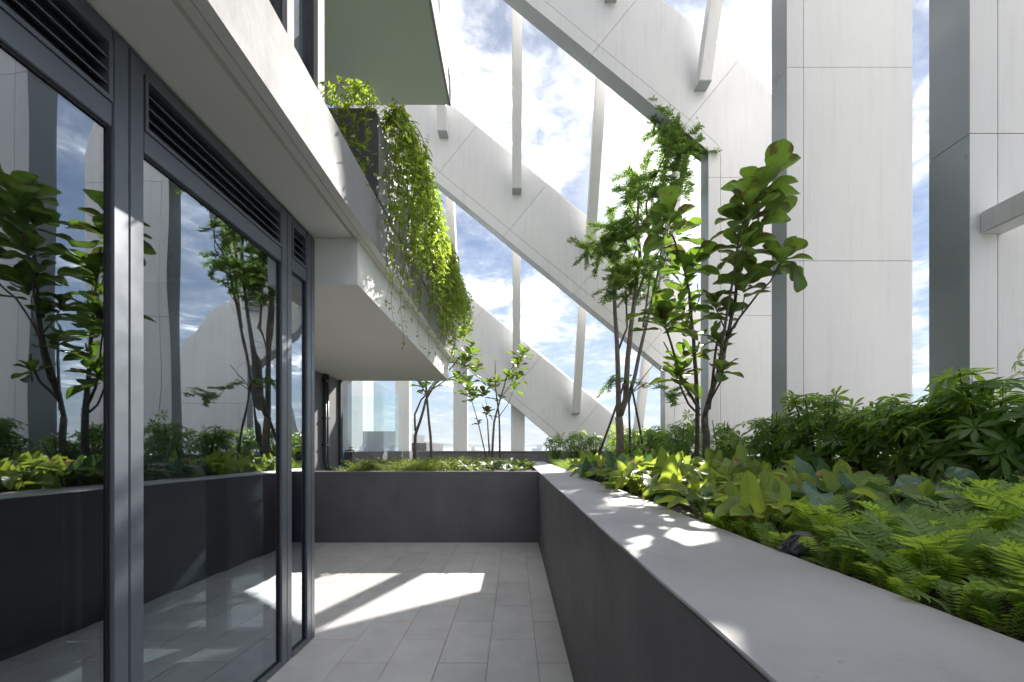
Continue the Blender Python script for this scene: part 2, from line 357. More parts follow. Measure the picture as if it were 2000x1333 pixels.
# back planter and right planter walls, ledge
PT = 0.988
def wavy_ledge(name, x0, x1, y0, y1, z0, z1, m, parent, n=60):
    vs = []; fs = []
    for i in range(n+1):
        y = y0+(y1-y0)*i/n
        w0 = 0.0018*sin(y*3.1)+0.0012*sin(y*11.7)+0.0008*sin(y*31); w1 = 0.004*sin(y*2.3+1)+0.003*sin(y*9.1)+0.002*sin(y*23)
        vs += [(x0+w0, y, z0), (x0+w0, y, z1-0.003), (x0+w0+0.003, y, z1), (x1+w1-0.006, y, z1), (x1+w1, y, z1-0.003), (x1+w1, y, z0)]
    for i in range(n):
        for k in range(6):
            k2 = (k+1) % 6; fs.append((i*6+k, (i+1)*6+k, (i+1)*6+k2, i*6+k2))
    fs.append((0, 1, 2, 3, 4, 5)); fs.append(tuple(n*6+k for k in (5, 4, 3, 2, 1, 0)))
    me = MB().add(vs, fs).mesh(name, m); return link(name, me, parent)
rp = thing('right_planter', 'long charcoal planter wall with wide grey ledge along the right side', 'planter', (0.55, 2, 0))
def at(o, l): 
    for ob in ([o] if not isinstance(o, list) else o): ob.location = Vector(ob.location)-Vector(l)
    return o
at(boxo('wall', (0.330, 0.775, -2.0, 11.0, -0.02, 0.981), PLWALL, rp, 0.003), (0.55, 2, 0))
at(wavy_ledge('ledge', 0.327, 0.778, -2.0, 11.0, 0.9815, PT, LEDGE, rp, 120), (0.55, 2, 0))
bp_ = thing('back_planter', 'low charcoal planter wall across the end of the terrace', 'planter', (-1.25, 5.75, 0))
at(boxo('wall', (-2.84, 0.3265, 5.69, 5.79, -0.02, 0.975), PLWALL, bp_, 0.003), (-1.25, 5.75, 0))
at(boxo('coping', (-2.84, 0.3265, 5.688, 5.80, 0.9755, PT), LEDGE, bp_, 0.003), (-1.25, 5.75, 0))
def soil(name, x0, x1, y0, y1, z, nx, ny):
    vs = []; fs = []; r = random.Random(5)
    for i in range(nx+1):
        for j in range(ny+1):
            vs.append((x0+(x1-x0)*i/nx, y0+(y1-y0)*j/ny, z+r.uniform(-0.02, 0.02)))
    for i in range(nx):
        for j in range(ny):
            a = i*(ny+1)+j; fs.append((a, a+ny+1, a+ny+2, a+1))
    o = link(name, MB().add(vs, fs).mesh(name, SOIL, True)); o['kind'] = 'structure'
soil('right_bed_soil', 0.77, 3.36, -2.0, 11.0, 0.945, 30, 130)
soil('back_bed_soil', -2.70, 0.335, 5.78, 11.0, 0.935, 30, 50)
par = thing('parapet', 'dark low roof edge parapet behind the planting beds', 'parapet', (1, 11, 0))
def pb(n, b, m=CURB): at(boxo(n, b, m, par, 0.006), (1, 11, 0))
pb('back_wall', (-2.60, 5.2, 11.0, 11.24, 0.2, 1.235)); pb('back_coping', (-2.62, 5.2, 10.98, 11.26, 1.236, 1.265), LEDGE)
pb('side_wall', (3.36, 3.385, -2.0, 10.97, 0.2, 1.20), GREYWALL)
pb('bed_slab', (0.34, 5.2, -2.0, 10.98, 0.1, 0.19))

# ------------------------------------------------------------------ A-shaped ribs of white panels
TH = 0.30; XI, XO = 3.39, 5.0; SL = 0.82
RIBY = {-2: 0.99, -1: 3.05, 0: 5.10, 1: 7.16, 2: 9.22, 3: 11.27}
def zk_of(i): return 6.52-3.41*(i-1)
def loft(st, u0, u1, y0, y1, rr, border_w=None):
    """st = list of (inner, outer) XZ points; returns MB with section across"""
    mb = MB(); n = len(st); vs = []; m = None
    for (a, b) in st:
        L = (b-a).length; d = (b-a)/L
        s0 = u0; s1 = L if u1 is None else u1
        sec = [(s0, y1), (s0, y0)]
        if rr > 0:
            for k in range(6):
                t = pi/2*k/5; sec.append((s1-rr+rr*sin(t), y0+rr-rr*cos(t)))
            for k in range(6):
                t = pi/2*k/5; sec.append((s1-rr+rr*cos(t), y1-rr+rr*sin(t)))
        else: sec += [(s1, y0), (s1, y1)]
        m = len(sec)
        for (s, y) in sec: p = a+d*s; vs.append((p.x, y, p.y))
    fs = []
    for i in range(n-1):
        for k in range(m):
            k2 = (k+1) % m; fs.append((i*m+k, (i+1)*m+k, (i+1)*m+k2, i*m+k2))
    fs.append(tuple(range(m))); fs.append(tuple((n-1)*m+k for k in range(m))[::-1])
    return mb.add(vs, fs)
V2 = lambda x, z: Vector((x, z))
PERP = V2(0.634, 0.773); BW = 0.205; GAP = 0.0035
def rib(i, label, xleft, zbase):
    Y = RIBY[i]; zk = zk_of(i)
    root = thing('white_rib', label, 'rib', (XI, Y, 0), 'parallel white panel ribs beside the terrace')
    bl = lambda x: V2(x, zk+SL*(XI-x)); tl = lambda x: V2(x, zk+SL*(XI-x)+2.05)
    segs = []
    # column cells
    lv = [z for z in (3.64, 6.05, 8.46, 10.87) if z < zk-0.3] or [zk-0.76]
    lv = [min(zbase, lv[0]-0.1)]+lv; cs = lv[-1]
    if lv[-1]-zbase > 0.05:
        for a, b in zip(lv[:-1], lv[1:]):
            segs.append([(V2(XI, a), V2(XO, a)), (V2(XI, b), V2(XO, b))])
    # corner cell
    cor = []
    inn = [V2(XI, cs), V2(XI, (cs+zk-0.1)/2), V2(XI, zk-0.1), V2(XI, zk)]; jx = 2.93
    for k in range(1, 5): inn.append(bl(XI+(jx-XI)*k/4))
    A = V2(XO, zk-0.05); B = V2(XO, zk+0.73); Cc = tl(3.95); E = bl(jx)+V2(1.005, 1.226)
    outp = [V2(XO, cs), V2(XO, (cs+zk-0.1)/2)]
    for k in range(5):
        u = k/4; outp.append(A*(1-u)**2+B*2*u*(1-u)+Cc*u*u)
    outp.append(E)
    cor = list(zip(inn, outp)); segs.append(cor)
    x = jx
    while x > xleft:
        x2 = x-1.585
        a = (bl(x), bl(x)+V2(1.005, 1.226)); b = (bl(x2), bl(x2)+V2(1.005, 1.226)); segs.append([a, b]); x = x2
    for sg in segs:
        if max(p.y for ab in sg for p in ab) < zbase: continue
        st = list(sg)
        def shrink(p, q, g): return p+(q-p).normalized()*g
        s0 = (shrink(st[0][0], st[1][0], GAP), shrink(st[0][1], st[1][1], GAP)); s1 = (shrink(st[-1][0], st[-2][0], GAP), shrink(st[-1][1], st[-2][1], GAP))
        st = [s0]+st[1:-1]+[s1]
        at(link('panel', loft(st, BW+GAP*2, None, Y, Y+TH, 0.075).mesh('panel', PANEL), root), (XI, Y, 0))
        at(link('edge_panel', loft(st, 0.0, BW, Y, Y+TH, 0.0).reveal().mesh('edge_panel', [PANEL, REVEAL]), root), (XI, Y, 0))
        st2 = sg
        at(link('rib_core', loft(st2, 0.03, BW+0.15, Y+0.03, Y+TH-0.03, 0.0).mesh('rib_core', PANELCORE), root), (XI, Y, 0))
    # joint backing across the full width of each joint
    for sg in segs:
        mb = MB(); a, b = sg[-1]; d = (b-a).normalized(); tn = V2(-d.y, d.x)
        q = [a+d*0.03-tn*0.03, a+d*0.03+tn*0.03, b-d*0.08+tn*0.03, b-d*0.08-tn*0.03]
        vs = [(p.x, Y+0.02, p.y) for p in q]+[(p.x, Y+TH-0.02, p.y) for p in q]
        mb.add(vs, [(0,1,2,3),(7,6,5,4),(0,4,5,1),(1,5,6,2),(2,6,7,3),(3,7,4,0)])
        at(link('joint_backing', mb.mesh('joint_backing', PANELCORE), root), (XI, Y, 0))
    return root
rib(-2, 'white panelled rib overhead, the one closest to the viewer', 0.5, 1.22)
rib(-1, 'white panelled rib whose column is cut by the right picture edge', 0.5, 1.215)
rib(0, 'wide white panelled rib column between the two fiddle-leaf figs and the picture edge', 0.0, 1.215)
rib(1, 'white panelled rib whose diagonal ends beside the sun', -1.5, 1.215)
rib(2, 'white panelled rib with the middle diagonal, passing behind the feathery tree', -5.0, 1.215)
rib(3, 'white panelled rib with the lowest diagonal, sinking behind the back shrubs', -5.0, -1.0)
# struts between ribs
def strut(i, X, zb, label, w_=0.2):
    yb = RIBY[i+1]; yt = RIBY[i]+TH-0.02; sl = 2.35; tk = 0.215
    r = thing('roof_strut', label, 'strut', (X, yb, zb), 'slanting struts between the white ribs')
    pts = [(0, 0), (-tk, 0), (yt-yb, (yb-tk-yt)*sl+0.0), (yt-yb, (yb-yt)*sl)]
    h_ = w_/2; vs = [(-h_, a, b) for a, b in pts]+[(h_, a, b) for a, b in pts]
    me = MB().add(vs, [(0,1,2,3),(7,6,5,4),(0,4,5,1),(1,5,6,2),(2,6,7,3),(3,7,4,0)]).mesh('beam', PANEL); bevel(me, 0.006, 2)
    link('beam', me, r)
    link('end_plate', MB().box(-h_-0.004, h_+0.004, -tk-0.004, -0.001, -0.012, 0.0).mesh('end_plate', REVEAL), r)
XS = [-1.59, 0.05, 1.67, 3.24]
lab = {(-1,2):'slanting white strut high above the fig trees near the top edge', (-1,1):'slanting white strut high over the terrace at the top edge',(-1,3):'slanting white strut high above the right planting bed',
 (0,1):'slanting strut left of the first rib, mostly above the picture', (0,2):'slanting strut whose foot shows at the top edge on the upper diagonal', (0,3):'pale slanting strut landing on the upper diagonal near the top edge',
 (1,0):'slanting strut beside the overhanging green soffit', (1,1):'long vertical-looking strut crossing the open cloudy sky, landing on the middle diagonal', (1,2):'strut landing on the middle diagonal left of the feathery tree', (1,3):'strut just left of the sun behind the feathery tree',
 (2,0):'slanting strut half hidden by the hanging ivy', (2,1):'strut landing on the lowest diagonal above the small figs', (2,2):'strut landing on the lowest diagonal left of the feathery tree trunks', (2,3):'leaning strut low between the feathery tree and the fiddle-leaf fig'}
for (i, k), l in lab.items():
    zb = zk_of(i+1)+SL*(XI-XS[k])+{0:1.12, 1:1.2, 2:1.18, 3:1.2}[k]
    if (i, k) == (2, 3): zb = 0.9
    if (i, k) == (0, 3): zb = 1.28+702*7.16/800
    strut(i, XS[k], zb, l)
o = thing('cross_bar', 'dark grey horizontal bar fixed to the rib column at the right picture edge', 'bar', (3.55, 3.05, 3.05), None)
me = MB().box(-0.085, 0.085, -1.76, 0.0, -0.16, 0.0).mesh('bar', PANEL); bevel(me, 0.006); link('bar', me, o)
# posts behind
for x0, l in ((-3.35, 'grey post behind the glass balustrade'), (-1.72, 'grey post standing behind the small fig tree with bare trunks'), (-0.10, 'grey post under the lowest diagonal, at the end of the terrace view')):
    r = thing('rear_post', l, 'post', (x0, 11.5, 0), 'grey posts along the far roof edge')
    me = MB().box(0, 0.385, 0, 0.30, 1.25, 4.6 if x0 < -3 else (4.2 if x0 < -1 else 3.4)).mesh('shaft', PANEL); bevel(me, 0.01); link('shaft', me, r)
    link('foot', MB().box(-0.02, 0.405, -0.02, 0.32, 0.9, 1.249).mesh('foot', CURB), r)

# ------------------------------------------------------------------ the building on the left
B = thing('apartment_building', 'grey glazed apartment building with white slab edge along the left side', 'building', (-1.38, 0, 0))
def bb(name, b, m, par=None, bev=0.0):
    o = boxo(name, b, m, par or B, bev)
    if par is None: at(o, (-1.38, 0, 0))
    return o
WX = lambda y: -1.404+0.008*y      # plane of the glazed wall
# slab with drip grooves
sl_ = MB()
prof2 = [(-6.0, 2.74), (-1.105, 2.74), (-1.105, 2.755), (-1.085, 2.755), (-1.085, 2.73), (-1.045, 2.73), (-1.045, 2.738), (-1.035, 2.738), (-1.035, 2.725), (-0.985, 2.725), (-0.985, 3.085), (-6.0, 3.085)]
n = len(prof2); vs = [(x, -3.0, z) for x, z in prof2]+[(x, 6.73, z) for x, z in prof2]
sl_.add(vs, [tuple(range(n)), tuple(range(n, 2*n))[::-1]]+[(i, i+n, (i+1) % n+n, (i+1) % n) for i in range(n)])
sl_.mi = [1 if 2+0 <= k <= 2+8 else 0 for k in range(len(sl_.f))]
at(link('floor_slab', sl_.mesh('floor_slab', [SLAB, SOFFIT]), B), (-1.38, 0, 0))
bb('ceiling_lining', (-1.36, -1.106, -3.0, 2.78, 2.728, 2.7395), SOFFIT)
bb('soffit_box', (-2.95, -1.076, 2.812, 6.70, 2.415, 2.7395), SOFFIT, bev=0.003)
bb('recess_wall', (-3.2, -2.84, 2.9, 6.60, 0.0, 2.414), GREYWALL)
bb('recess_wall_end', (-3.2, -2.80, 6.601, 6.68, 0.0, 2.414), DARKP)
# upper floor
bb('upper_slab', (-6.0, -1.0, -3.0, 6.19, 6.5, 6.85), SOFFITG)
bb('upper_fascia', (-0.998, -0.965, -3.0, 6.20, 6.495, 6.90), SLAB)
bb('upper_wall', (-6.0, -2.84, 2.95, 6.0, 3.09, 6.495), SOFFITG)
bb('top_wall', (-6.0, -1.40, -3.0, 6.0, 6.855, 10.5), SLAB)
def window(y0, y1, z0, z1, zl0, zl1, gm, fm, lou=True, x=None):
    """one bay of the glazed wall"""
    wy = (y0+y1)/2
    root = bpy.data.objects.new('window', None); C.objects.link(root); root.parent = B
    X = WX(wy) if x is None else x; root.location = (X+1.38, wy, 0); root.rotation_euler = (0, 0, -0.008 if x is None else 0); root.empty_display_size = .1
    h_ = (y1-y0)/2
    def p(name, b, m, bev=0.0): return boxo(name, b, m, root, bev)
    p('pane', (-0.014, -0.007, -h_+0.002, h_-0.002, z0, z1), gm)
    fw = 0.009
    fr = MB().box(-0.03, 0.0, -h_+0.001, -h_+fw, z0+0.001, z1-0.001).box(-0.03, 0.0, h_-fw, h_-0.001, z0+0.001, z1-0.001).box(-0.03, 0.0, -h_+fw+.001, h_-fw-.001, z0, z0+fw).box(-0.03, 0.0, -h_+fw+.001, h_-fw-.001, z1-fw, z1)
    link('gasket', fr.mesh('gasket', GASKET), root)
    if lou:
        p('transom', (-0.06, 0.009, -h_-0.0, h_+0.0, z1+0.001, zl0-0.001), fm, 0.003)
        lf = 0.016
        l = MB().box(-0.05, 0.014, -h_+0.004, -h_+lf, zl0, zl1).box(-0.05, 0.014, h_-lf, h_-0.004, zl0, zl1).box(-0.05, 0.014, -h_+lf+.0005, h_-lf-.0005, zl0, zl0+lf).box(-0.05, 0.014, -h_+lf+.0005, h_-lf-.0005, zl1-lf, zl1)
        link('louvre_frame', l.mesh('louvre_frame', fm), root)
        nbl = 3
        for k in range(nbl):
            zc = zl0+lf+(zl1-zl0-2*lf)*(k+1)/(nbl+1)
            vs = [(0.010, -h_+lf, zc-0.010), (0.010, h_-lf, zc-0.010), (-0.04, h_-lf, zc+0.012), (-0.04, -h_+lf, zc+0.012)]
            vs += [(a, b, c+0.006) for a, b, c in vs]
            link('louvre_blade', MB().add(vs, [(3,2,1,0),(4,5,6,7),(0,1,5,4),(1,2,6,5),(2,3,7,6),(3,0,4,7)]).mesh('louvre_blade', fm), root)
        p('louvre_back', (-0.06, -0.055, -h_+0.002, h_-0.002, zl0, zl1), GASKET)
        p('head_rail', (-0.06, 0.007, -h_, h_, zl1+0.001, 2.727), fm)
    p('sill_rail', (-0.06, 0.014, -h_, h_, -0.01, z0-0.001), fm, 0.003)
    return root
bays = [(-2.80, -1.70), (-1.58, -0.48), (-0.36, 0.40), (0.52, 1.410), (1.527, 2.416), (2.526, 2.706)]
for y0, y1 in bays: window(y0, y1, 0.035, 2.39, 2.475, 2.685, GLASS, RAIL)
muls = [(-1.70, -1.58), (-0.48, -0.36), (0.40, 0.52), (1.410, 1.527), (2.416, 2.526), (2.706, 2.81)]
for y0, y1 in muls:
    X = WX((y0+y1)/2); m_ = (y0+y1)/2
    bb('mullion', (X-0.10, X+0.012, y0+0.0005, m_-0.0015, -0.01, 2.727), RAIL, bev=0.003)
    bb('mullion', (X-0.10, X+0.012, m_+0.0015, y1-0.0005, -0.01, 2.727), RAIL, bev=0.003)
    bb('mullion_core', (X-0.09, X+0.006, m_-0.0016, m_+0.0016, 0, 2.72), GASKET)
# upper windows
for y0, y1 in ((-1.6, -0.4), (-0.3, 0.75), (0.85, 1.95), (2.05, 2.42), (2.52, 2.80)):
    rt = bpy.data.objects.new('upper_window', None); C.objects.link(rt); rt.parent = B; rt.location = (0, 0, 0); rt.empty_display_size = .1
    boxo('pane', (-0.045, -0.035, y0, y1, 3.16, 6.42), UPG, rt)
    link('gasket', MB().box(-0.05, 0.0, y1, y1+0.012, 3.16, 6.42).box(-0.05, 0.0, y0-0.012, y0, 3.16, 6.42).mesh('gasket', GASKET), rt)
    link('frame', MB().box(-0.06, 0.03, y0-0.05, y0-0.0125, 3.09, 6.49).box(-0.06, 0.03, y1+0.0125, y1+0.05, 3.09, 6.49).box(-0.06, 0.02, y0-0.012, y1+0.012, 3.09, 3.155).box(-0.06, 0.02, y0-0.012, y1+0.012, 6.425, 6.49).mesh('frame', SLAB), rt)
bb('upper_corner', (-1.44, -1.36, 2.852, 2.93, 3.09, 6.493), SLAB)
# room behind the glass
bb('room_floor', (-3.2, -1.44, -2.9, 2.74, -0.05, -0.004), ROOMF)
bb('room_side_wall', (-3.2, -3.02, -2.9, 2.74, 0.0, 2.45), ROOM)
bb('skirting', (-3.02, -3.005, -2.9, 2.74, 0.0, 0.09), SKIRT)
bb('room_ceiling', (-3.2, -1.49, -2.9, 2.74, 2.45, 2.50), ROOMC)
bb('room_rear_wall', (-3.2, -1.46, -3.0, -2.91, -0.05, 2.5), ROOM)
ed = bpy.data.objects.new('end_glazing', None); C.objects.link(ed); ed.parent = B; ed.location = (0, 0, 0); ed.empty_display_size = .1
def eb(n_, b, m, bv=0.003): o = boxo(n_, b, m, ed, bv); o.location = (1.38, 0, 0)
eb('stile', (-3.02, -2.94, 2.745, 2.80, 0, 2.41), RAIL); eb('stile', (-2.07, -1.93, 2.745, 2.80, 0, 2.41), RAIL); eb('stile', (-1.53, -1.44, 2.745, 2.80, 0, 2.41), RAIL)
eb('rail', (-2.939, -2.071, 2.745, 2.80, 0, 0.075), RAIL); eb('rail', (-1.929, -1.531, 2.745, 2.80, 0, 0.075), RAIL)
eb('rail', (-2.939, -2.071, 2.745, 2.80, 2.2, 2.41), RAIL); eb('rail', (-1.929, -1.531, 2.745, 2.80, 2.2, 2.41), RAIL)
eb('pane', (-2.938, -2.072, 2.768, 2.776, 0.076, 2.199), INNERG, 0); eb('pane', (-1.928, -1.532, 2.768, 2.776, 0.076, 2.199), INNERG, 0)
dl = thing('ceiling_downlight', 'round cream ceiling light glimpsed through the nearest dark glass', 'light', (-2.15, 1.76, 2.449))
mb = MB(); vs = [(0.075*cos(2*pi*k/24), 0.075*sin(2*pi*k/24), z) for z in (0, -0.012) for k in range(24)]
mb.add(vs, [tuple(range(24)), tuple(range(24, 48))[::-1]]+[(k, 24+k, 24+(k+1) % 24, (k+1) % 24) for k in range(24)]); link('diffuser', mb.mesh('diffuser', LAMPW), dl)
mb = MB(); vs = [(r_*cos(2*pi*k/24), r_*sin(2*pi*k/24), z) for r_, z in ((0.076, -0.001), (0.090, -0.001), (0.088, -0.009), (0.076, -0.014)) for k in range(24)]
mb.add(vs, [(j*24+k, ((j+1) % 4)*24+k, ((j+1) % 4)*24+(k+1) % 24, j*24+(k+1) % 24) for j in range(4) for k in range(24)]); link('trim_ring', mb.mesh('trim_ring', SKIRT), dl)
# pipes on recess wall
pi_ = thing('drain_pipes', 'pair of dark vertical drain pipes on the grey recess wall', 'pipe', (-2.80, 6.05, 0))
for dy, dx in ((0.0, 0), (0.075, 0.0)):
    pts = [(0, dy, 2.41), (0, dy, 1.25), (0, dy, 1.12), (0.02, dy, 1.03), (0.05, dy, 0.95)]
    link('pipe', MB().tube(pts, 0.024, 0.024, 10).mesh('pipe', PIPE, True), pi_)
    for z in (2.30, 1.75, 1.35): link('bracket', MB().box(-0.035, 0.03, dy-0.03, dy+0.03, z, z+0.02).mesh('bracket', PIPE), pi_)

# balcony planter above with ivy
bpn = thing('balcony_planter', 'dark grey planter box on the slab edge overgrown with ivy', 'planter', (-1.3, 4.7, 3.09))
def pp(n_, b, m, bv=0.004): at(boxo(n_, b, m, bpn, bv), (-1.3, 4.7, 3.09))
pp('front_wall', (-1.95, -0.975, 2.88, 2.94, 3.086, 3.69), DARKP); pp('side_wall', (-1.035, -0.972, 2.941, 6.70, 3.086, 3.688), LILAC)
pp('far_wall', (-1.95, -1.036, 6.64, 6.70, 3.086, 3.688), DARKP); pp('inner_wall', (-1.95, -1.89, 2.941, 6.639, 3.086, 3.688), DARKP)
pp('soil', (-1.889, -1.036, 2.941, 6.639, 3.5, 3.62), SOIL, 0)

# ------------------------------------------------------------------ glass balustrade on curb
gb = thing('glass_balustrade', 'frameless glass balustrade standing on a dark curb beyond the recess wall', 'balustrade', (-2.74, 8, 1.26))
def gg(n_, b, m, bv=0.0): at(boxo(n_, b, m, gb, bv), (-2.74, 8, 1.26))
gg('curb', (-2.80, -2.66, 6.70, 9.75, 0.6, 1.255), CURB, 0.006)
for y0, y1 in ((6.72, 7.07), (7.08, 8.02), (8.03, 9.08), (9.09, 9.70)):
    gg('glass_panel', (-2.752, -2.738, y0, y1, 1.20, 2.60), CLEARG)
gg('end_curb', (-4.4, -2.81, 9.62, 9.76, 0.6, 1.24), CURB, 0.006)
for x0, x1 in ((-4.3, -3.55), (-3.54, -2.78)): gg('glass_panel', (x0, x1, 9.68, 9.694, 1.20, 2.56), CLEARG)
gg('roof_strip', (-5.2, -2.81, 6.7, 9.6, 0.5, 0.98), SLAB)

# ------------------------------------------------------------------ garden tap and hose
tp = thing('garden_tap', 'garden tap on a blue standpipe with blue hose beside the recess wall', 'tap', (-2.74, 6.50, 0.95))
link('standpipe', MB().tube([(0.0, 0, 0), (0.02, 0, 0.14), (0.045, 0, 0.30), (0.06, 0, 0.325), (0.10, 0, 0.33)], 0.012, 0.012, 8).mesh('standpipe', BLUE, True), tp)
sp_ = link('spout', MB().tube([(0.10, 0, 0.33), (0.16, 0, 0.335), (0.185, 0, 0.325), (0.20, 0, 0.29), (0.205, 0, 0.25)], 0.014, 0.011, 8).mesh('spout', BRASS, True), tp)
link('handle', MB().box(0.11, 0.17, -0.01, 0.01, 0.37, 0.382).box(0.135, 0.146, -0.006, 0.006, 0.345, 0.369).mesh('handle', REDP), tp)
hs = [(-0.03+0.9*u, -0.30+0.12*sin(u*7)-0.1*u, 0.07+0.03*sin(u*9)) for u in [i/16 for i in range(17)]]
link('hose', MB().tube([(-0.03, 0, 0.02)]+hs, 0.011, 0.011, 7).mesh('hose', BLUE, True), tp)
# spotlight at the ledge
sl2 = thing('garden_spotlight', 'black finned garden spotlight lying at the edge of the right planting bed', 'spotlight', (0.822, 1.19, 0.995))
sl2.rotation_euler = (R(12), 0, R(-55))
def lathe(pr, n=20):
    vs = [(r_*cos(2*pi*k/n), y_, r_*sin(2*pi*k/n)) for y_, r_ in pr for k in range(n)]
    fs = [(j*n+k, j*n+(k+1) % n, (j+1)*n+(k+1) % n, (j+1)*n+k) for j in range(len(pr)-1) for k in range(n)]
    fs += [tuple(range(n)), tuple((len(pr)-1)*n+k for k in range(n))[::-1]]
    return MB().add(vs, fs)
link('housing', lathe([(-0.055, 0.014), (-0.045, 0.024), (0.01, 0.028), (0.015, 0.036), (0.045, 0.038), (0.046, 0.030)]).mesh('housing', BLACKP), sl2)
for k in range(10):
    a = 2*pi*k/10; m_ = MB().box(-0.0015, 0.0015, -0.05, 0.012, 0.018, 0.036)
    f_ = link('fin', m_.mesh('fin', BLACKP), sl2); f_.rotation_euler = (0, a, 0)
link('spike', MB().tube([(0, -0.02, -0.02), (0, -0.03, -0.12)], 0.01, 0.003, 6).mesh('spike', BLACKP), sl2)
sv = thing('ground_vent', 'small black angled stub by the parapet between the fig trunks and the shrubs', 'vent', (2.72, 5.2, 0.93))
link('body', MB().add([(0,0,0),(0.30,0,0),(0.30,0.2,0),(0,0.2,0),(0.03,0.0,0.27),(0.28,0.0,0.27),(0.28,0.2,0.27),(0.03,0.2,0.27)], [(3,2,1,0),(4,5,6,7),(0,1,5,4),(1,2,6,5),(2,3,7,6),(3,0,4,7)]).mesh('body', BLACKP), sv)
link('post', MB().add([(0.10,-0.02,0),(0.22,-0.02,0),(0.22,-0.001,0),(0.10,-0.001,0),(0.17,-0.02,0.26),(0.22,-0.02,0.26),(0.22,-0.001,0.26),(0.17,-0.001,0.26)], [(3,2,1,0),(4,5,6,7),(0,1,5,4),(1,2,6,5),(2,3,7,6),(3,0,4,7)]).mesh('post', NEIGH), sv)

# ------------------------------------------------------------------ leaves
def leaf_mesh(name, L, wf, m, ns=9, cup=0.12, droop=0.25, wave=0.03, lobes=0.0, seed=0, ragged=0.0, nu=2, fold=0.0):
    r = random.Random(seed); mb = MB(); ph = r.uniform(0, 6)
    for sgn in (-1, 1):
        vs = []; uvs = []; fs = []
        for i in range(ns+1):
            t = -lobes+(1+lobes)*i/ns
            inner = 0.0 if t >= 0 else 0.10*sqrt(min(1, -t/lobes))+0.015
            o = wf(t)*(1+ragged*r.uniform(-1, 0.3)) if 0 < i < ns else wf(t)
            o = max(o, inner+0.004)
            for j in range(nu+1):
                u = inner+(o-inner)*j/nu; uu = j/nu
                z = cup*u*uu*2.0-fold*u-droop*t*t*0.6+wave*sin(t*9+ph+sgn)*uu*uu
                vs.append((sgn*u*L, t*L, z*L)); uvs.append((sgn*uu, t))
        for i in range(ns):
            for j in range(nu):
                a = i*(nu+1)+j; q = (a, a+1, a+nu+2, a+nu+1)
                fs.append(q if sgn > 0 else q[::-1])
        mb.add(vs, fs, uvs)
    return mb.mesh(name, m, True)
def smoothw(pts):
    def f(t):
        if t <= pts[0][0]: return pts[0][1]
        for (a, wa), (b, wb) in zip(pts[:-1], pts[1:]):
            if t <= b:
                k = (t-a)/(b-a); k = k*k*(3-2*k); return wa+(wb-wa)*k
        return pts[-1][1]
    return f
figw = smoothw([(0, 0.02), (0.08, 0.14), (0.22, 0.20), (0.34, 0.195), (0.55, 0.30), (0.72, 0.345), (0.86, 0.30), (0.95, 0.19), (1.0, 0.03)])
heartw = smoothw([(-0.28, 0.10), (-0.22, 0.24), (-0.08, 0.33), (0.05, 0.33), (0.25, 0.285), (0.5, 0.26), (0.75, 0.215), (0.90, 0.14), (1.0, 0.03)])
arrow = smoothw([(-0.3, 0.14), (-0.22, 0.30), (-0.05, 0.38), (0.15, 0.36), (0.5, 0.28), (0.8, 0.13), (1.0, 0.0)])
ellw = smoothw([(0, 0.01), (0.15, 0.14), (0.45, 0.235), (0.7, 0.20), (0.9, 0.09), (1.0, 0.0)])
figL = [leaf_mesh('fig_leaf', 1.0, figw, FIG, 12, 0.10+0.05*k, 0.15+0.14*k, 0.035, 0, k, 0.10 if k > 2 else 0.03, 3, 0.05*k) for k in range(5)]
heartL = [leaf_mesh('heart_leaf', 1.0, heartw, PHILO, 10, 0.10+0.08*k, 0.15+0.1*k, 0.035, 0.28, k+20, 0.05) for k in range(4)]
darkL = [leaf_mesh('arrow_leaf', 1.0, arrow, PHILOD, 10, 0.05+0.08*k, 0.2+0.12*k, 0.05, 0.30, k+30, 0.04) for k in range(3)]
broadL = [leaf_mesh('broad_leaf', 1.0, ellw, BROAD, 8, 0.15, 0.25+0.2*k, 0.03, 0, k+40, 0.02) for k in range(3)]
deadL = leaf_mesh('dried_leaf', 1.0, heartw, DEAD, 8, 0.5, 0.6, 0.08, 0.28, 77, 0.15)

def rosette(parent, tip, axis, n, size, rs, meshes=figL, name='leaf', spread=1.0, low=84):
    axis = axis.normalized(); a = axis.orthogonal().normalized(); b = axis.cross(a); off = rs.uniform(0, 6)
    pl = parent.matrix_world.inverted() if False else Matrix.Translation(-Vector(parent.location))
    for k in range(n):
        f = (k+0.5)/n; az = off+k*2.399; tilt = R(18+(low-18)*f*spread+rs.uniform(-10, 10))
        d = axis*cos(tilt)+(a*cos(az)+b*sin(az))*sin(tilt)
        s = size*0.97*(0.66+0.46*f*rs.uniform(0.75, 1.15)); p = tip-axis*(size*0.42*f)
        up = axis*1.0+Vector((rs.uniform(-.3, .3), rs.uniform(-.3, .3), 0.3))
        if up.cross(d).length < 0.1: up = a
        o = link(name, rs.choice(meshes), parent, pl @ frame_mtx(p+d*size*0.06, d, up, s))
def poly(pts, d, doff=None, base=None):
    out = []
    for i, (px, py) in enumerate(pts):
        dd = d+(doff[i] if isinstance(doff, (list, tuple)) else (doff or 0.0)*i/(max(1, len(pts)-1)))
        out.append(W(px, py, dd))
    # jitter smooth subdivision
    res = [out[0]]
    for p, q in zip(out[:-1], out[1:]): res += [(p+q)/2+Vector((random.uniform(-1, 1), random.uniform(-1, 1), 0))*0.006, q]
    return res
def branch(parent, pts, r0, r1, m, name='branch', n=7):
    loc = Vector(parent.location)
    return link(name, MB().tube([Vector(p)-loc for p in pts], r0, r1, n).mesh(name, m, True), parent)

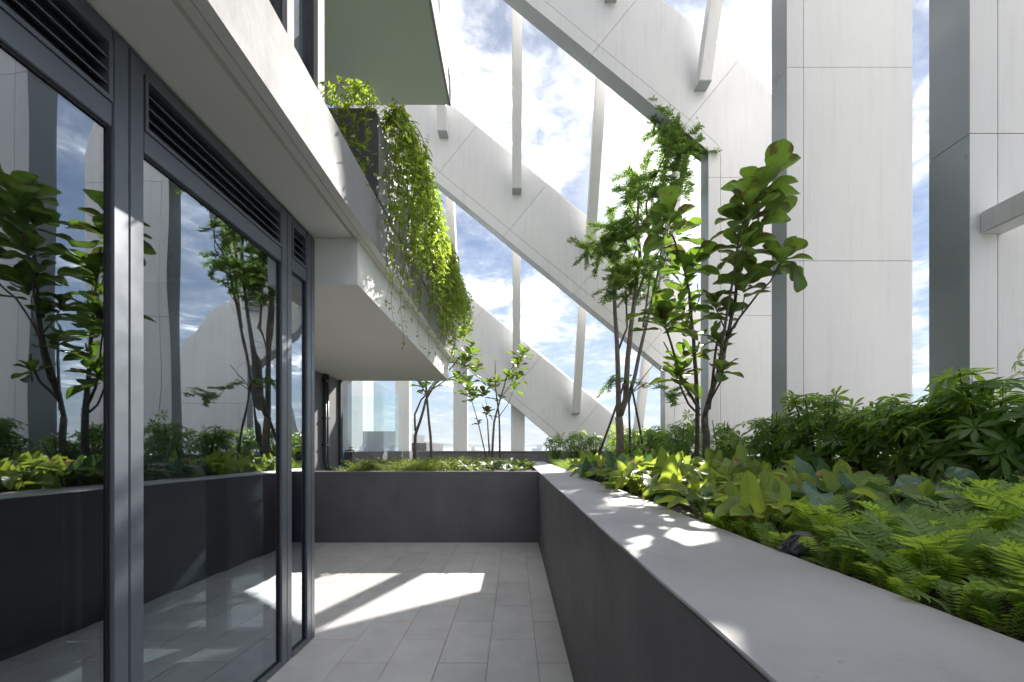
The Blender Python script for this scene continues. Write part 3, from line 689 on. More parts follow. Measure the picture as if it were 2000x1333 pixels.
def fig_tree(label, base, trunks, clusters, group=None, m=BARKM):
    root = thing('fiddle_leaf_fig', label, 'tree', base, group)
    for (pts, d, do, r0, r1) in trunks: branch(root, poly(pts, d, do), r0, r1, m, 'trunk' if r0 > 0.022 else 'branch')
    rs = random.Random(hash(len(clusters)*7+len(trunks)) % 1000)
    for (px, py, d, n, size, ax, ay) in clusters:
        rosette(root, W(px, py, d), Vector((ax, ay, 1.0)), n, size, rs)
    return root
D = 4.25
b1 = W(1381, 905, D); b1.z = 0.93
fig_tree('tall fiddle-leaf fig with big dark leaf rosettes in front of the wide white column', b1, [
  ([(1381, 915), (1380, 850), (1376, 815)], D, 0, 0.040, 0.034),
  ([(1376, 815), (1388, 770), (1412, 700), (1424, 645), (1436, 590), (1446, 505), (1457, 455), (1472, 395)], D, 0.1, 0.026, 0.010),
  ([(1382, 790), (1400, 740), (1408, 690), (1418, 625), (1433, 540), (1442, 470), (1452, 430)], D, -0.15, 0.020, 0.008),
  ([(1424, 655), (1445, 620), (1480, 575), (1505, 550), (1524, 517)], D, -0.1, 0.013, 0.007),
  ([(1385, 800), (1396, 700), (1402, 660), (1418, 640)], D, 0.2, 0.016, 0.008),
  ([(1425, 660), (1410, 630), (1396, 598)], D, 0.15, 0.009, 0.006),
  ([(1384, 788), (1408, 745), (1410, 710), (1402, 690)], D, -0.3, 0.012, 0.006),
  ([(1410, 745), (1414, 722)], D-0.2, 0, 0.008, 0.005),
  ([(1434, 642), (1450, 610), (1454, 580)], D+0.05, 0, 0.007, 0.005)],
 [(1484, 372, D+0.1, 13, 0.38, 0.25, -0.1), (1462, 405, D-0.05, 9, 0.34, -0.3, -0.3), (1495, 425, D+0.05, 6, 0.34, 0.8, -0.2), (1440, 425, D+0.1, 7, 0.32, -0.7, 0), (1505, 345, D, 4, 0.38, 0.4, 0.1),
  (1466, 478, D, 9, 0.31, 0.3, -0.2), (1438, 478, D-0.1, 6, 0.28, -0.5, 0), (1472, 540, D+0.05, 9, 0.30, 0.4, -0.2), (1450, 560, D-0.05, 7, 0.27, -0.2, -0.3), (1442, 525, D+0.1, 5, 0.27, -0.1, 0.3),
  (1526, 500, D-0.1, 8, 0.28, 0.15, -0.1), (1538, 492, D-0.1, 4, 0.26, 0.5, 0), (1398, 592, D+0.15, 9, 0.23, -0.1, -0.2), (1425, 610, D+0.1, 7, 0.25, 0.1, 0), (1408, 668, D+0.1, 9, 0.22, -0.1, -0.3), (1392, 655, D+0.1, 5, 0.22, -0.5, 0), (1416, 718, D-0.2, 8, 0.20, 0.35, -0.4)])
o = bpy.data.objects['fiddle_leaf_fig']
for px, py, s in ((1560, 530, 0.27), (1551, 522, 0.2)):
    link('leaf', figL[1], o, Matrix.Translation(-Vector(o.location)) @ frame_mtx(W(px-5, py-12, D-0.1), Vector((0.15, -0.1, -1)), Vector((0.2, -1, 0.1)), s))
b2 = W(1360, 900, D+0.25); b2.z = 0.93; D2 = D+0.2
fig_tree('slimmer fiddle-leaf fig left of the tallest one, with bright backlit leaves', b2, [
  ([(1362, 915), (1362, 850), (1361, 760), (1356, 690), (1352, 640), (1346, 570), (1336, 520), (1322, 480), (1308, 452)], D2, 0, 0.027, 0.009),
  ([(1366, 800), (1335, 750), (1316, 690), (1300, 640), (1296, 632)], D2, -0.25, 0.017, 0.008),
  ([(1368, 812), (1345, 790), (1325, 745), (1318, 705), (1296, 668)], D2, 0.15, 0.013, 0.007),
  ([(1353, 650), (1338, 618), (1325, 600)], D2, -0.1, 0.010, 0.006), ([(1357, 610), (1367, 578), (1362, 555)], D2, 0.1, 0.008, 0.005), ([(1360, 688), (1366, 668)], D2, 0, 0.012, 0.009)],
 [(1305, 428, D2, 9, 0.32, -0.1, -0.2), (1290, 452, D2, 6, 0.29, -0.9, -0.1), (1330, 455, D2, 5, 0.32, 0.8, 0), (1308, 405, D2, 2, 0.36, 0.15, 0.1),
  (1345, 520, D2, 9, 0.31, 0.2, -0.2), (1365, 505, D2-0.05, 5, 0.30, 0.8, 0), (1325, 520, D2, 4, 0.26, -0.6, 0), (1335, 560, D2, 7, 0.27, 0, -0.4), (1328, 595, D2-0.1, 9, 0.26, -0.3, -0.1), (1352, 600, D2+0.1, 5, 0.22, 0.6, 0),
  (1297, 622, D2-0.25, 15, 0.31, -0.1, -0.5), (1340, 640, D2-0.1, 7, 0.25, -0.3, -0.4), (1275, 605, D2-0.2, 3, 0.33, -0.2, 0.2), (1325, 728, D2-0.1, 13, 0.27, 0, -0.5), (1332, 695, D2-0.1, 6, 0.23, 0.1, 0), (1350, 685, D2, 3, 0.2, 0.3, 0)])
D3 = 7.0; b3 = W(826, 895, D3); b3.z = 0.92
fig_tree('small fig whose bare trunks rise behind the soffit corner, leaves beside the ivy', b3, [
  ([(810, 905), (811, 852), (820, 825), (832, 780), (852, 747), (885, 715), (903, 690)], D3, 0.1, 0.030, 0.010),
  ([(844, 905), (841, 852), (835, 790), (832, 752), (838, 700)], D3, 0.1, 0.026, 0.014),
  ([(811, 842), (810, 810), (822, 782), (838, 765), (872, 742), (895, 732)], D3, -0.1, 0.018, 0.008),
  ([(833, 770), (820, 750), (812, 738)], D3, 0, 0.012, 0.006), ([(836, 765), (846, 750), (852, 740)], D3, 0, 0.014, 0.008)],
 [(905, 655, D3, 9, 0.26, 0.3, 0), (920, 690, D3+0.1, 9, 0.27, 0.6, -0.2), (905, 708, D3, 9, 0.26, 0.1, -0.3), (895, 740, D3, 8, 0.25, -0.1, 0), (930, 722, D3+0.1, 6, 0.25, 0.5, 0),
  (915, 760, D3+0.15, 8, 0.24, 0.2, -0.2), (822, 752, D3, 6, 0.2, -0.3, 0), (850, 752, D3, 4, 0.18, 0.3, 0), (825, 768, D3, 3, 0.13, -0.3, 0)], 'small fig trees in the back bed', BARK)
D4 = 9.3; b4 = W(965, 890, D4); b4.z = 0.92
fig_tree('small multi-stemmed fig at the centre of the back bed with one bare cut stem', b4, [
  ([(950, 895), (935, 830), (922, 785)], D4, 0.1, 0.016, 0.008), ([(961, 895), (965, 825), (977, 780), (990, 735), (1012, 700)], D4, 0, 0.03, 0.008),
  ([(976, 895), (975, 815), (968, 760), (967, 702)], D4, 0.1, 0.024, 0.012), ([(956, 890), (952, 820), (942, 790)], D4, 0, 0.02, 0.006),
  ([(974, 815), (992, 790), (1003, 762)], D4, 0.1, 0.010, 0.005), ([(962, 820), (952, 800), (948, 780)], D4, 0, 0.01, 0.005), ([(980, 775), (1000, 750), (1004, 720)], D4, 0, 0.01, 0.005)],
 [(1022, 690, D4, 9, 0.30, 0.5, -0.1), (1012, 712, D4, 7, 0.29, 0.1, -0.2), (995, 735, D4, 8, 0.29, -0.2, 0), (1012, 738, D4, 7, 0.26, 0.4, -0.2), (970, 745, D4, 7, 0.25, -0.2, 0), (1005, 758, D4+0.1, 6, 0.24, 0.4, 0),
  (922, 772, D4+0.1, 10, 0.32, -0.1, -0.1), (915, 745, D4+0.1, 6, 0.30, 0.1, 0), (945, 768, D4, 8, 0.29, 0, -0.2), (955, 752, D4, 5, 0.26, 0.2, 0), (952, 805, D4, 7, 0.24, 0, 0), (935, 825, D4, 4, 0.17, 0, 0), (978, 778, D4, 3, 0.16, 0, 0)], 'small fig trees in the back bed', BARK)

# ------------------------------------------------------------------ feathery tree
def spray_mesh(seed, L=0.26):
    r = random.Random(seed); mb = MB(); P = []
    n = 11
    for i in range(n+1):
        t = i/n; P.append(Vector((0.02*sin(t*3+seed), t*L, -0.10*t*t*L*2)))
    mb.tube(P, 0.0018, 0.0008, 3, 1, False)
    def lf(p, d, s):
        up = Vector((r.uniform(-.4, .4), r.uniform(-.4, .4), 1)); x = d.cross(up).normalized()*s*0.24
        mb.add([p, p+d*s*0.5+x, p+d*s, p+d*s*0.5-x], [(0, 1, 2, 3)])
    for i in range(1, n+1):
        for sg in (-1, 1):
            d0 = Vector((sg*r.uniform(0.6, 1.0), r.uniform(0.4, 0.9), r.uniform(-0.4, 0.3))).normalized()
            sl = L*0.26*(1-0.3*i/n)
            for k in range(4):
                p = P[i]+d0*sl*(k/4)
                for s2 in (-1, 1):
                    dd = (d0*0.8+Vector((-sg*0.3, s2*0.8, r.uniform(-.4, .2)))).normalized(); lf(p, dd, 0.033*r.uniform(0.8, 1.2))
            lf(P[i]+d0*sl, d0, 0.036)
    return mb.mesh('leaf_spray', [FEATHER, TWIG])
SPR = [spray_mesh(k) for k in range(6)]
DT = 7.6; bt = W(1212, 880, DT); bt.z = 0.93
ft = thing('feathery_leaved_tree', 'tall slender multi-stemmed tree with fine feathery leaves reaching up to the sun', 'tree', bt)
for pts, do, r0, r1 in [
  ([(1210, 905), (1212, 860), (1209, 815)], 0, 0.085, 0.07),
  ([(1209, 815), (1208, 780), (1206, 700), (1203, 640), (1200, 580), (1205, 540), (1212, 500), (1220, 420)], -0.1, 0.055, 0.016),
  ([(1211, 812), (1222, 780), (1226, 700), (1232, 640), (1240, 580), (1250, 500), (1245, 440), (1248, 380), (1252, 345)], -0.3, 0.060, 0.014),
  ([(1226, 785), (1240, 735), (1256, 660), (1266, 620), (1280, 560), (1290, 500), (1300, 440)], 0.1, 0.040, 0.014),
  ([(1240, 590), (1258, 540), (1268, 480), (1262, 400), (1278, 350), (1300, 300), (1320, 285)], -0.4, 0.026, 0.010),
  ([(1206, 690), (1225, 640), (1222, 560), (1238, 500), (1250, 470)], 0.1, 0.022, 0.010),
  ([(1256, 640), (1266, 570), (1272, 520), (1300, 470), (1315, 400), (1330, 340)], -0.3, 0.020, 0.008),
  ([(1248, 470), (1240, 420), (1222, 385), (1196, 372)], -0.1, 0.012, 0.006), ([(1218, 450), (1190, 470), (1150, 490)], -0.1, 0.012, 0.006),
  ([(1250, 390), (1262, 330), (1266, 315)], -0.1, 0.010, 0.004), ([(1300, 310), (1290, 250), (1280, 220)], -0.35, 0.010, 0.005),
  ([(1232, 770), (1256, 738), (1277, 712)], -0.1, 0.012, 0.006), ([(1238, 765), (1262, 748), (1290, 756), (1310, 780)], -0.1, 0.010, 0.005),
  ([(1200, 560), (1196, 520), (1180, 500)], 0, 0.012, 0.006), ([(1285, 540), (1310, 480), (1308, 430)], 0, 0.014, 0.006), ([(1215, 745), (1200, 742), (1190, 745)], 0, 0.010, 0.005),
  ([(1262, 600), (1285, 570), (1292, 520)], 0, 0.012, 0.006)]:
    branch(ft, poly(pts, DT, do), r0, r1, BARK, 'trunk' if r0 > 0.04 else 'branch')
rs = random.Random(11)
for px, py, rx, ry, n in [(1170, 478, 34, 16, 24), (1205, 450, 30, 26, 24), (1215, 560, 34, 30, 30), (1235, 520, 30, 26, 20), (1232, 375, 20, 34, 14), (1255, 350, 24, 26, 18), (1220, 505, 30, 20, 16), (1289, 232, 12, 12, 8), (1300, 242, 16, 14, 12), (1308, 255, 16, 18, 12),
  (1320, 280, 26, 22, 18), (1315, 310, 20, 24, 12), (1345, 295, 18, 18, 9), (1318, 350, 22, 26, 14), (1340, 345, 16, 22, 9), (1300, 385, 18, 26, 10), (1240, 440, 26, 24, 14), (1285, 450, 22, 30, 12), (1290, 520, 24, 30, 12), (1270, 400, 22, 22, 8), (1194, 738, 16, 10, 5), (1232, 738, 10, 8, 2), (1305, 768, 15, 12, 7), (1262, 560, 8, 20, 2)]:
    for k in range(n):
        a = rs.uniform(0, 6.28); q = sqrt(rs.random()); p = W(px+rx*q*cos(a), py+ry*q*sin(a), DT-0.25+rs.uniform(-0.3, 0.35))
        d = Vector((rs.uniform(-1, 1), rs.uniform(-1, 1), rs.uniform(-0.6, 0.5)))
        link('leaf_spray', rs.choice(SPR), ft, Matrix.Translation(-bt) @ frame_mtx(p, d, Vector((rs.uniform(-.4, .4), rs.uniform(-.4, .4), 1)), rs.uniform(0.95, 1.5)))
for k, (x0, y0, x1, y1, dd) in enumerate([(1157, 890, 1222, 742, -0.3), (1264, 885, 1232, 748, -0.2), (1230, 885, 1228, 770, 0.35)]):
    l = ['dark wooden support stake leaning against the feathery tree from the left', 'dark wooden support stake leaning against the feathery tree from the right', 'dark wooden support stake upright behind the feathery tree trunk'][k]
    p0 = W(x0, y0, DT+dd); p0.z = 0.9; p1 = W(x1, y1, DT-0.1+dd*0.25); st_ = thing('tree_stake', l, 'stake', p0, 'support stakes of the feathery tree')
    link('pole', MB().tube([Vector((0, 0, 0)), (p1-p0)*0.5+Vector((0.01, 0, 0.005)), p1-p0], 0.024, 0.019, 7).mesh('pole', BARKD, True), st_)
    link('tie', MB().tube([(p1-p0)*0.93, (p1-p0)*0.955], 0.032, 0.032, 8).mesh('tie', TIE if k == 0 else BARKD), st_)

# ------------------------------------------------------------------ umbrella-leaf shrubs
def whorl_mesh(seed, n=8, L=0.105, lm=None):
    r = random.Random(seed); mb = MB()
    mb.tube([(0, 0, -0.09), (0, 0, 0)], 0.0022, 0.0018, 3, 1, False)
    for k in range(n):
        a = 2*pi*k/n+r.uniform(-.15, .15); s = L*r.uniform(0.75, 1.12); dr = r.uniform(0.05, 0.5)
        dx, dy = cos(a), sin(a); sx, sy = -dy, dx; vs = []
        for i, (t, wd) in enumerate([(0.10, 0.02), (0.30, 0.07), (0.55, 0.135), (0.80, 0.12), (1.0, 0.02)]):
            z = 0.12*t-dr*t*t
            for u in (-1, 0, 1): vs.append(((dx*t+sx*wd*u)*s, (dy*t+sy*wd*u)*s, (z+abs(u)*wd*0.35)*s))
        mb.add(vs, [(i*3+j, i*3+j+1, i*3+j+4, i*3+j+3) for i in range(4) for j in range(2)])
    return mb.mesh('leaf_whorl', [lm or SCHEF, TWIG], True)
WH = [whorl_mesh(k, 7+k % 3) for k in range(6)]
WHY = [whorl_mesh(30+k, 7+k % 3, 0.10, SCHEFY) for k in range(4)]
def shrub(x, y, top, rx, n, label, group, ws=1.0, seed=0):
    r = random.Random(seed); z0 = 0.93; H = top-z0; loc = Vector((x, y, z0)); root = thing('umbrella_leaf_shrub', label, 'shrub', loc, group)
    nst = max(4, int(5+rx*8)); tips = []
    for k in range(nst):
        a = 2*pi*k/nst+r.uniform(-.4, .4); q = rx*r.uniform(0.25, 0.85); tip = Vector((q*cos(a), q*sin(a), H*r.uniform(0.65, 0.97)))
        b = Vector((tip.x*0.25, tip.y*0.25, 0)); mid = Vector((tip.x*0.55, tip.y*0.55, tip.z*0.5))+Vector((r.uniform(-.03, .03), r.uniform(-.03, .03), 0))
        link('stem', MB().tube([b, mid, tip], 0.012, 0.005, 5).mesh('stem', BARKD, True), root); tips.append((b, mid, tip))
    for k in range(n):
        a = r.uniform(0, 6.283); ph = math.asin(r.uniform(-0.95, 1.0)); q = r.uniform(0.55, 1.0)**0.6
        bump = 1+0.30*sin(a*3+seed)+0.20*sin(a*7+ph*5+seed)
        d = Vector((cos(a)*cos(ph), sin(a)*cos(ph), sin(ph)))
        p = Vector((d.x*rx*bump*q, d.y*rx*bump*q, H*0.54+d.z*H*0.45*q*(0.85+0.18*sin(a*2+seed*1.7))))
        if k % 5 == 0:
            t = r.choice(tips); u = r.uniform(0.3, 1); p = t[1].lerp(t[2], u)+Vector((r.uniform(-.1, .1), r.uniform(-.1, .1), r.uniform(-.05, .08)))
        ax = (d*0.75+Vector((r.uniform(-.35, .35), r.uniform(-.35, .35), 0.8))).normalized()
        M = Matrix.Translation(p) @ ax.to_track_quat('Z', 'Y').to_matrix().to_4x4() @ Matrix.Rotation(r.uniform(0, 6), 4, 'Z') @ Matrix.Scale(ws*r.uniform(0.75, 1.2), 4)
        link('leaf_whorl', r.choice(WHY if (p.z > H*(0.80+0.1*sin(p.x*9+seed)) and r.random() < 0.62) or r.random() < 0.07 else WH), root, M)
SH = [
 (3.00, 2.05, 1.78, 0.34, 120, 1.15, 'dense umbrella-leaf shrub filling the right picture edge'),
 (2.80, 2.42, 1.80, 0.33, 130, 1.15, 'tallest umbrella-leaf shrub, in front of the column cut by the right picture edge'),
 (2.72, 2.83, 1.75, 0.26, 90, 1.1, 'umbrella-leaf shrub with thin upright stems below the narrow strip of sky'),
 (2.78, 3.30, 1.70, 0.27, 80, 1.05, 'low umbrella-leaf shrub in the dip between the two tallest shrub mounds'),
 (2.72, 3.62, 1.84, 0.33, 130, 1.05, 'rounded umbrella-leaf shrub mound in front of the wide white column'),
 (2.62, 4.10, 1.72, 0.30, 110, 1.0, 'umbrella-leaf shrub on the left shoulder of the mound before the wide column'),
 (2.55, 4.75, 1.48, 0.24, 60, 1.0, 'small low umbrella-leaf shrub at the foot of the wide column, beside the black stub'),
 (2.62, 5.15, 1.70, 0.20, 34, 1.0, 'open airy umbrella-leaf shrub right of the fig trunks'),
 (2.50, 6.15, 1.80, 0.34, 90, 1.0, 'bushy umbrella-leaf shrub seen between and left of the fig trunks'),
 (2.45, 6.90, 1.78, 0.32, 80, 1.0, 'umbrella-leaf shrub just left of the fig trunks, lower part shaded'),
 (2.55, 7.85, 1.82, 0.32, 70, 1.0, 'yellowish sunlit umbrella-leaf shrub right of the feathery tree trunk'),
 (2.45, 8.80, 1.84, 0.33, 60, 1.0, 'umbrella-leaf shrub directly behind the feathery tree trunk'),
 (2.50, 9.90, 1.84, 0.36, 56, 1.0, 'umbrella-leaf shrub in the far corner of the two beds'),
 (1.95, 10.2, 1.78, 0.34, 56, 1.0, 'umbrella-leaf shrub behind the left leaning stake'),
 (1.50, 10.3, 1.80, 0.34, 56, 1.0, 'umbrella-leaf shrub below the foot of the slanting strut on the lowest diagonal'),
 (1.02, 10.3, 1.72, 0.26, 40, 1.0, 'last umbrella-leaf shrub of the far row, against open sky at its left'),
 (2.95, 1.30, 1.72, 0.30, 60, 1.1, 'umbrella-leaf shrub beside the viewer, outside the picture'),
]
for i, (x, y, tp_, rx, n, ws, l) in enumerate(SH):
    if i == 16: continue
    shrub(x, y, tp_, rx, int(n*(1.12 if i < 6 else 1.3)), l, 'umbrella-leaf shrubs along the parapet', ws, i)

# ------------------------------------------------------------------ heart-leaf plants
def petiole(mb, a, b, r, sag=0.04):
    m_ = (a+b)/2+Vector((0, 0, 0.02)); m_ += (b-a).cross(Vector((0, 0, 1)))*0.08; mb.tube([a, m_.lerp(Vector((m_.x, m_.y, max(a.z, b.z))), 0.4), b], r, r*0.7, 5)
def heart_plant(x, y, n, size, h, label, group, seed, meshes, m=PHILO, name='heart_leaf_plant', lean=Vector((-0.25, -0.55, 0))):
    r = random.Random(seed); loc = Vector((x, y, 0.94)); root = thing(name, label, 'plant', loc, group); mb = MB()
    for k in range(n):
        a = 2*pi*k/n+r.uniform(-.6, .6); q = h*r.uniform(0.35, 1.15); tip = Vector((cos(a)*q*0.8, sin(a)*q*0.8, h*r.uniform(0.45, 1.0)))
        petiole(mb, Vector((cos(a)*0.015, sin(a)*0.015, 0)), tip, 0.0036*size/0.16)
        style = r.random()
        if style < (0.40 if size < 0.186 else 0.0):   # blade hangs, face to the light and viewer
            d = Vector((cos(a)*0.3+r.uniform(-.3, .3), sin(a)*0.3-0.1, -0.9 if r.random() < .6 else 0.9)); up = Vector((r.uniform(-.4, .2), -1, 0.35))
        else:
            d = Vector((cos(a), sin(a), r.uniform(-0.5, 0.25))); up = Vector((r.uniform(-.4, .4), r.uniform(-.6, .1), 1))
        mm = r.choice(meshes) if r.random() > 0.03 else deadL
        link('leaf', mm, root, frame_mtx(tip, d, up, size*r.uniform(0.7, 1.2)))
    link('petioles', mb.mesh('petioles', TWIG, True), root)
r = random.Random(21); cnt = 0
zones = [  # x0,x1,y0,y1,n, size, h, label
 (0.87, 1.25, 1.45, 2.5, 12, 0.120, 0.15, 'sprawling heart-leaf plant with long stalks at the ledge behind the garden spotlight', 'heart-leaf plants near the spotlight'),
 (1.25, 2.1, 1.75, 2.7, 17, 0.135, 0.19, 'heart-leaf plant with large yellow-green leaves in front of the right shrubs', 'heart-leaf plants in front of the right shrubs'),
 (0.86, 1.35, 2.5, 3.6, 20, 0.14, 0.21, 'heart-leaf plant with backlit yellow-green leaves beside the dappled ledge', 'heart-leaf plants beside the dappled ledge'),
 (1.2, 1.9, 2.8, 4.2, 15, 0.155, 0.25, 'taller heart-leaf plant around the foot of the fiddle-leaf figs', 'heart-leaf plants around the figs'),
 (0.84, 1.3, 3.5, 4.7, 13, 0.15, 0.20, 'low dark heart-leaf plant spilling over the ledge below the feathery tree', 'dark plants spilling over the ledge'),
 (0.9, 1.9, 4.8, 7.2, 22, 0.14, 0.22, 'small bright yellow-green plant at the far narrow end of the right bed', 'bright small plants at the far end of the right bed')]
for (x0, x1, y0, y1, n, size, h_, l, g_) in zones:
    for k in range(n):
        x = r.uniform(x0, x1); y = y0+(y1-y0)*(k+r.random())/n
        dark = 'dark' in l
        heart_plant(x, y, r.randint(6, 9), size, h_, l, g_, 100+cnt, darkL+[heartL[0]] if dark else (heartL+[darkL[0]] if r.random() < .4 else heartL)); cnt += 1
heart_plant(1.62, 1.72, 5, 0.25, 0.20, 'big arrow-shaped blue-green leaves above the ferns at the right', None, 7, darkL, name='arrow_leaf_plant')
heart_plant(2.0, 1.95, 5, 0.27, 0.22, 'largest arrow-leaf plant in front of the shrub at the right picture edge', None, 12, darkL, name='arrow_leaf_plant')
heart_plant(1.32, 1.75, 5, 0.19, 0.18, 'arrow-leaf plant with a dried pinkish leaf above the fern edge', None, 15, darkL+[heartL[1]], name='arrow_leaf_plant')

# ------------------------------------------------------------------ ferns
def frond_mesh(seed, L=1.0, pairs=20, pw=0.20, arch=0.55, m=FERN):
    r = random.Random(seed); mb = MB(); P = []
    for i in range(13):
        t = i/12; P.append(Vector((0.05*sin(t*2.5+seed), t*L*(1-0.12*t), L*(arch*t-arch*1.15*t*t))))
    mb.tube(P, 0.006, 0.002, 4, 1, False)
    def at_(t):
        f = t*12; i = min(11, int(f)); return P[i].lerp(P[i+1], f-i)
    for k in range(pairs):
        t = 0.10+0.89*k/(pairs-1); p = at_(t); wl = pw*(sin(pi*min(1, (t-0.02)*1.0)**0.8)**0.6)*(1.0 if t < 0.93 else 0.6)+0.015
        for sg in (-1, 1):
            s = wl*r.uniform(0.85, 1.1); d = Vector((sg, 0.22+0.4*t, r.uniform(-0.18, 0.12))).normalized(); y_ = Vector((0, 1, -0.3*t))
            hw = 0.5*0.76*L/pairs; dr = r.uniform(0.05, 0.28)
            pts = []
            for (u, wd) in ((0.0, 0.55), (0.35, 1.0), (0.75, 0.7), (1.0, 0.05)):
                c = p+d*s*u+Vector((0, 0, -dr*s*u*u)); pts += [c-y_*hw*wd+Vector((0, 0, 0.004)), c+y_*hw*wd-Vector((0, 0, 0.004))]
            q = [(0, 2, 3, 1), (2, 4, 5, 3), (4, 6, 7, 5)]; mb.add(pts, q if sg > 0 else [f[::-1] for f in q])
    return mb.mesh('frond', [m, TWIG], False)
FR = [frond_mesh(k, 1.0, 15+2*(k % 3), 0.19+0.025*(k % 3), 0.45+0.12*(k % 4)) for k in range(6)]
def fern(x, y, n, size, label, group, seed, z=0.945):
    r = random.Random(seed); root = thing('fern', label, 'fern', Vector((x, y, z)), group)
    for k in range(n):
        a = 2*pi*k/n+r.uniform(-.4, .4); el = r.uniform(0.45, 2.4)
        d = Vector((cos(a), sin(a), el))
        link('frond', r.choice(FR), root, frame_mtx(Vector((cos(a), sin(a), 0))*0.01, d, Vector((r.uniform(-.2, .2), r.uniform(-.2, .2), 1)), size*r.uniform(0.7, 1.15)))
r = random.Random(5); cnt = 0
for (x0, x1, y0, y1, n, size, l, g_) in [
  (0.96, 1.30, 0.98, 1.45, 13, 0.205, 'fern with fresh green fronds just right of the garden spotlight', 'ferns beside the garden spotlight'),
  (0.92, 1.6, 0.40, 1.05, 24, 0.215, 'bright green fern crowding the ledge in the lower right corner', 'ferns in the lower right corner'),
  (1.35, 2.4, 0.85, 1.55, 25, 0.27, 'large arching yellow-green fern at the right, below the arrow leaves', 'large ferns at the right edge'),
  (1.6, 2.5, 1.5, 2.0, 9, 0.27, 'fern in shade under the umbrella-leaf shrubs at the right', 'shaded ferns under the shrubs'),
  (0.9, 2.6, -0.6, 0.4, 8, 0.34, 'fern in the planting bed beside the viewer', 'ferns beside the viewer')]:
    for k in range(n):
        fern(r.uniform(x0, x1), y0+(y1-y0)*(k+r.random())/n, r.randint(7, 10), size, l, g_, 300+cnt); cnt += 1
for k in range(20):   # tiny ferns lining the ledge
    y = 0.42+0.075*k; fern(0.84+0.06*random.random(), y, 6, 0.12, 'tiny fern seedling lining the ledge edge', 'tiny ferns along the ledge', 500+k)

# ------------------------------------------------------------------ broad-leaf plants in the back bed
r = random.Random(9)
for k in range(26):
    x = r.uniform(-0.95, 0.24); y = r.uniform(5.9, 8.2); loc = Vector((x, y, 0.93)); root = thing('broad_leaf_plant', 'low broad-leaf plant with glossy leaves at the right end of the back planter', 'plant', loc, 'broad-leaf plants in the back planter')
    for j in range(r.randint(9, 13)):
        a = r.uniform(0, 6.283); d = Vector((cos(a), sin(a), r.uniform(0.1, 1.1)))
        link('leaf', r.choice(broadL), root, frame_mtx(Vector((cos(a)*0.03, sin(a)*0.03, r.uniform(0.03, 0.09))), d, Vector((r.uniform(-.3, .3), -0.4, 1)), r.uniform(0.13, 0.21)))
# ------------------------------------------------------------------ feathery ground cover and litter (uncountable)
def fluff(name, label, regions, n, m, seed, hmax=0.2, cat='ground cover'):
    r = random.Random(seed); mb = MB()
    for k in range(n):
        x0, x1, y0, y1, z, hm_ = r.choice(regions); p = Vector((r.uniform(x0, x1), r.uniform(y0, y1), z)); a = r.uniform(0, 6.28); L = hm_*r.uniform(0.5, 1.15)
        o_ = Vector((cos(a), sin(a), 0)); pr = None
        bump = 0.7+0.3*sin(p.x*9+p.y*4)*sin(p.y*7-p.x*3)
        for i in range(7):
            t = (i+1)/7; q = p+o_*(0.55*L*t*t+0.1*L*t)+Vector((0, 0, L*bump*(t-0.25*t*t)))
            for sg in (-1, 1):
                for e in (0.0, 1.0):
                    s = L*0.17*(1.1-t*0.6); d = (o_.cross(Vector((0, 0, 1)))*sg*(1-0.3*e)+Vector((r.uniform(-.5, .5), r.uniform(-.5, .5), 0.5))).normalized(); wv = Vector((r.uniform(-1, 1), r.uniform(-1, 1), r.uniform(-1, 1))).normalized()*s*0.16
                    mb.add([q-wv, q+d*s*0.6+wv*0.7, q+d*s], [(0, 1, 2)])
            if pr is not None: mb.add([pr, q, q+Vector((0.0025, 0.001, 0)), pr+Vector((0.0025, 0.001, 0))], [(0, 1, 2, 3)])
            pr = q
    o = link(name, mb.mesh(name, m)); o['kind'] = 'stuff'; tag(o, label, cat); return o
fluff('feathery_groundcover', 'pale yellow-green feathery ground cover filling the left of the back planter', [(-2.5, -0.9, 5.82, 6.6, 0.93, 0.33), (-2.3, -0.85, 6.4, 7.6, 0.93, 0.33), (-1.6, -0.2, 7.2, 9.5, 0.93, 0.30)], 2100, FLUFF, 1)
fluff('feathery_groundcover', 'green feathery ground cover between heart-leaf plants and shrubs of the right bed', [(1.5, 2.6, 2.6, 4.6, 0.93, 0.20), (1.3, 2.6, 4.4, 7.0, 0.93, 0.22), (0.85, 1.5, 7.0, 10.2, 0.93, 0.24)], 1700, FERN, 2)
def litter(name, label, regs, n, seed):
    r = random.Random(seed); mb = MB()
    for k in range(n):
        x0, x1, y0, y1 = r.choice(regs); x = r.uniform(x0, x1); y = r.uniform(y0, y1); a = r.uniform(0, 6.28); s = r.uniform(0.006, 0.018); z = 0.965+r.uniform(-0.005, 0.015)
        c, s_ = cos(a), sin(a); pts = [(-1, 0, r.uniform(0, .4)), (0, 0.5, 0), (1, 0, r.uniform(0, .4)), (0, -0.5, 0)]
        mb.add([(x+(u*c-v*s_)*s, y+(u*s_+v*c)*s, z+w_*s) for u, v, w_ in pts], [(0, 1, 2, 3)])
    o = link(name, mb.mesh(name, DEAD)); o['kind'] = 'stuff'; tag(o, label, 'leaf litter')
litter('leaf_litter', 'brown dried leaf litter on the soil along the ledge', [(0.79, 1.3, 0.6, 3.2)], 420, 4)

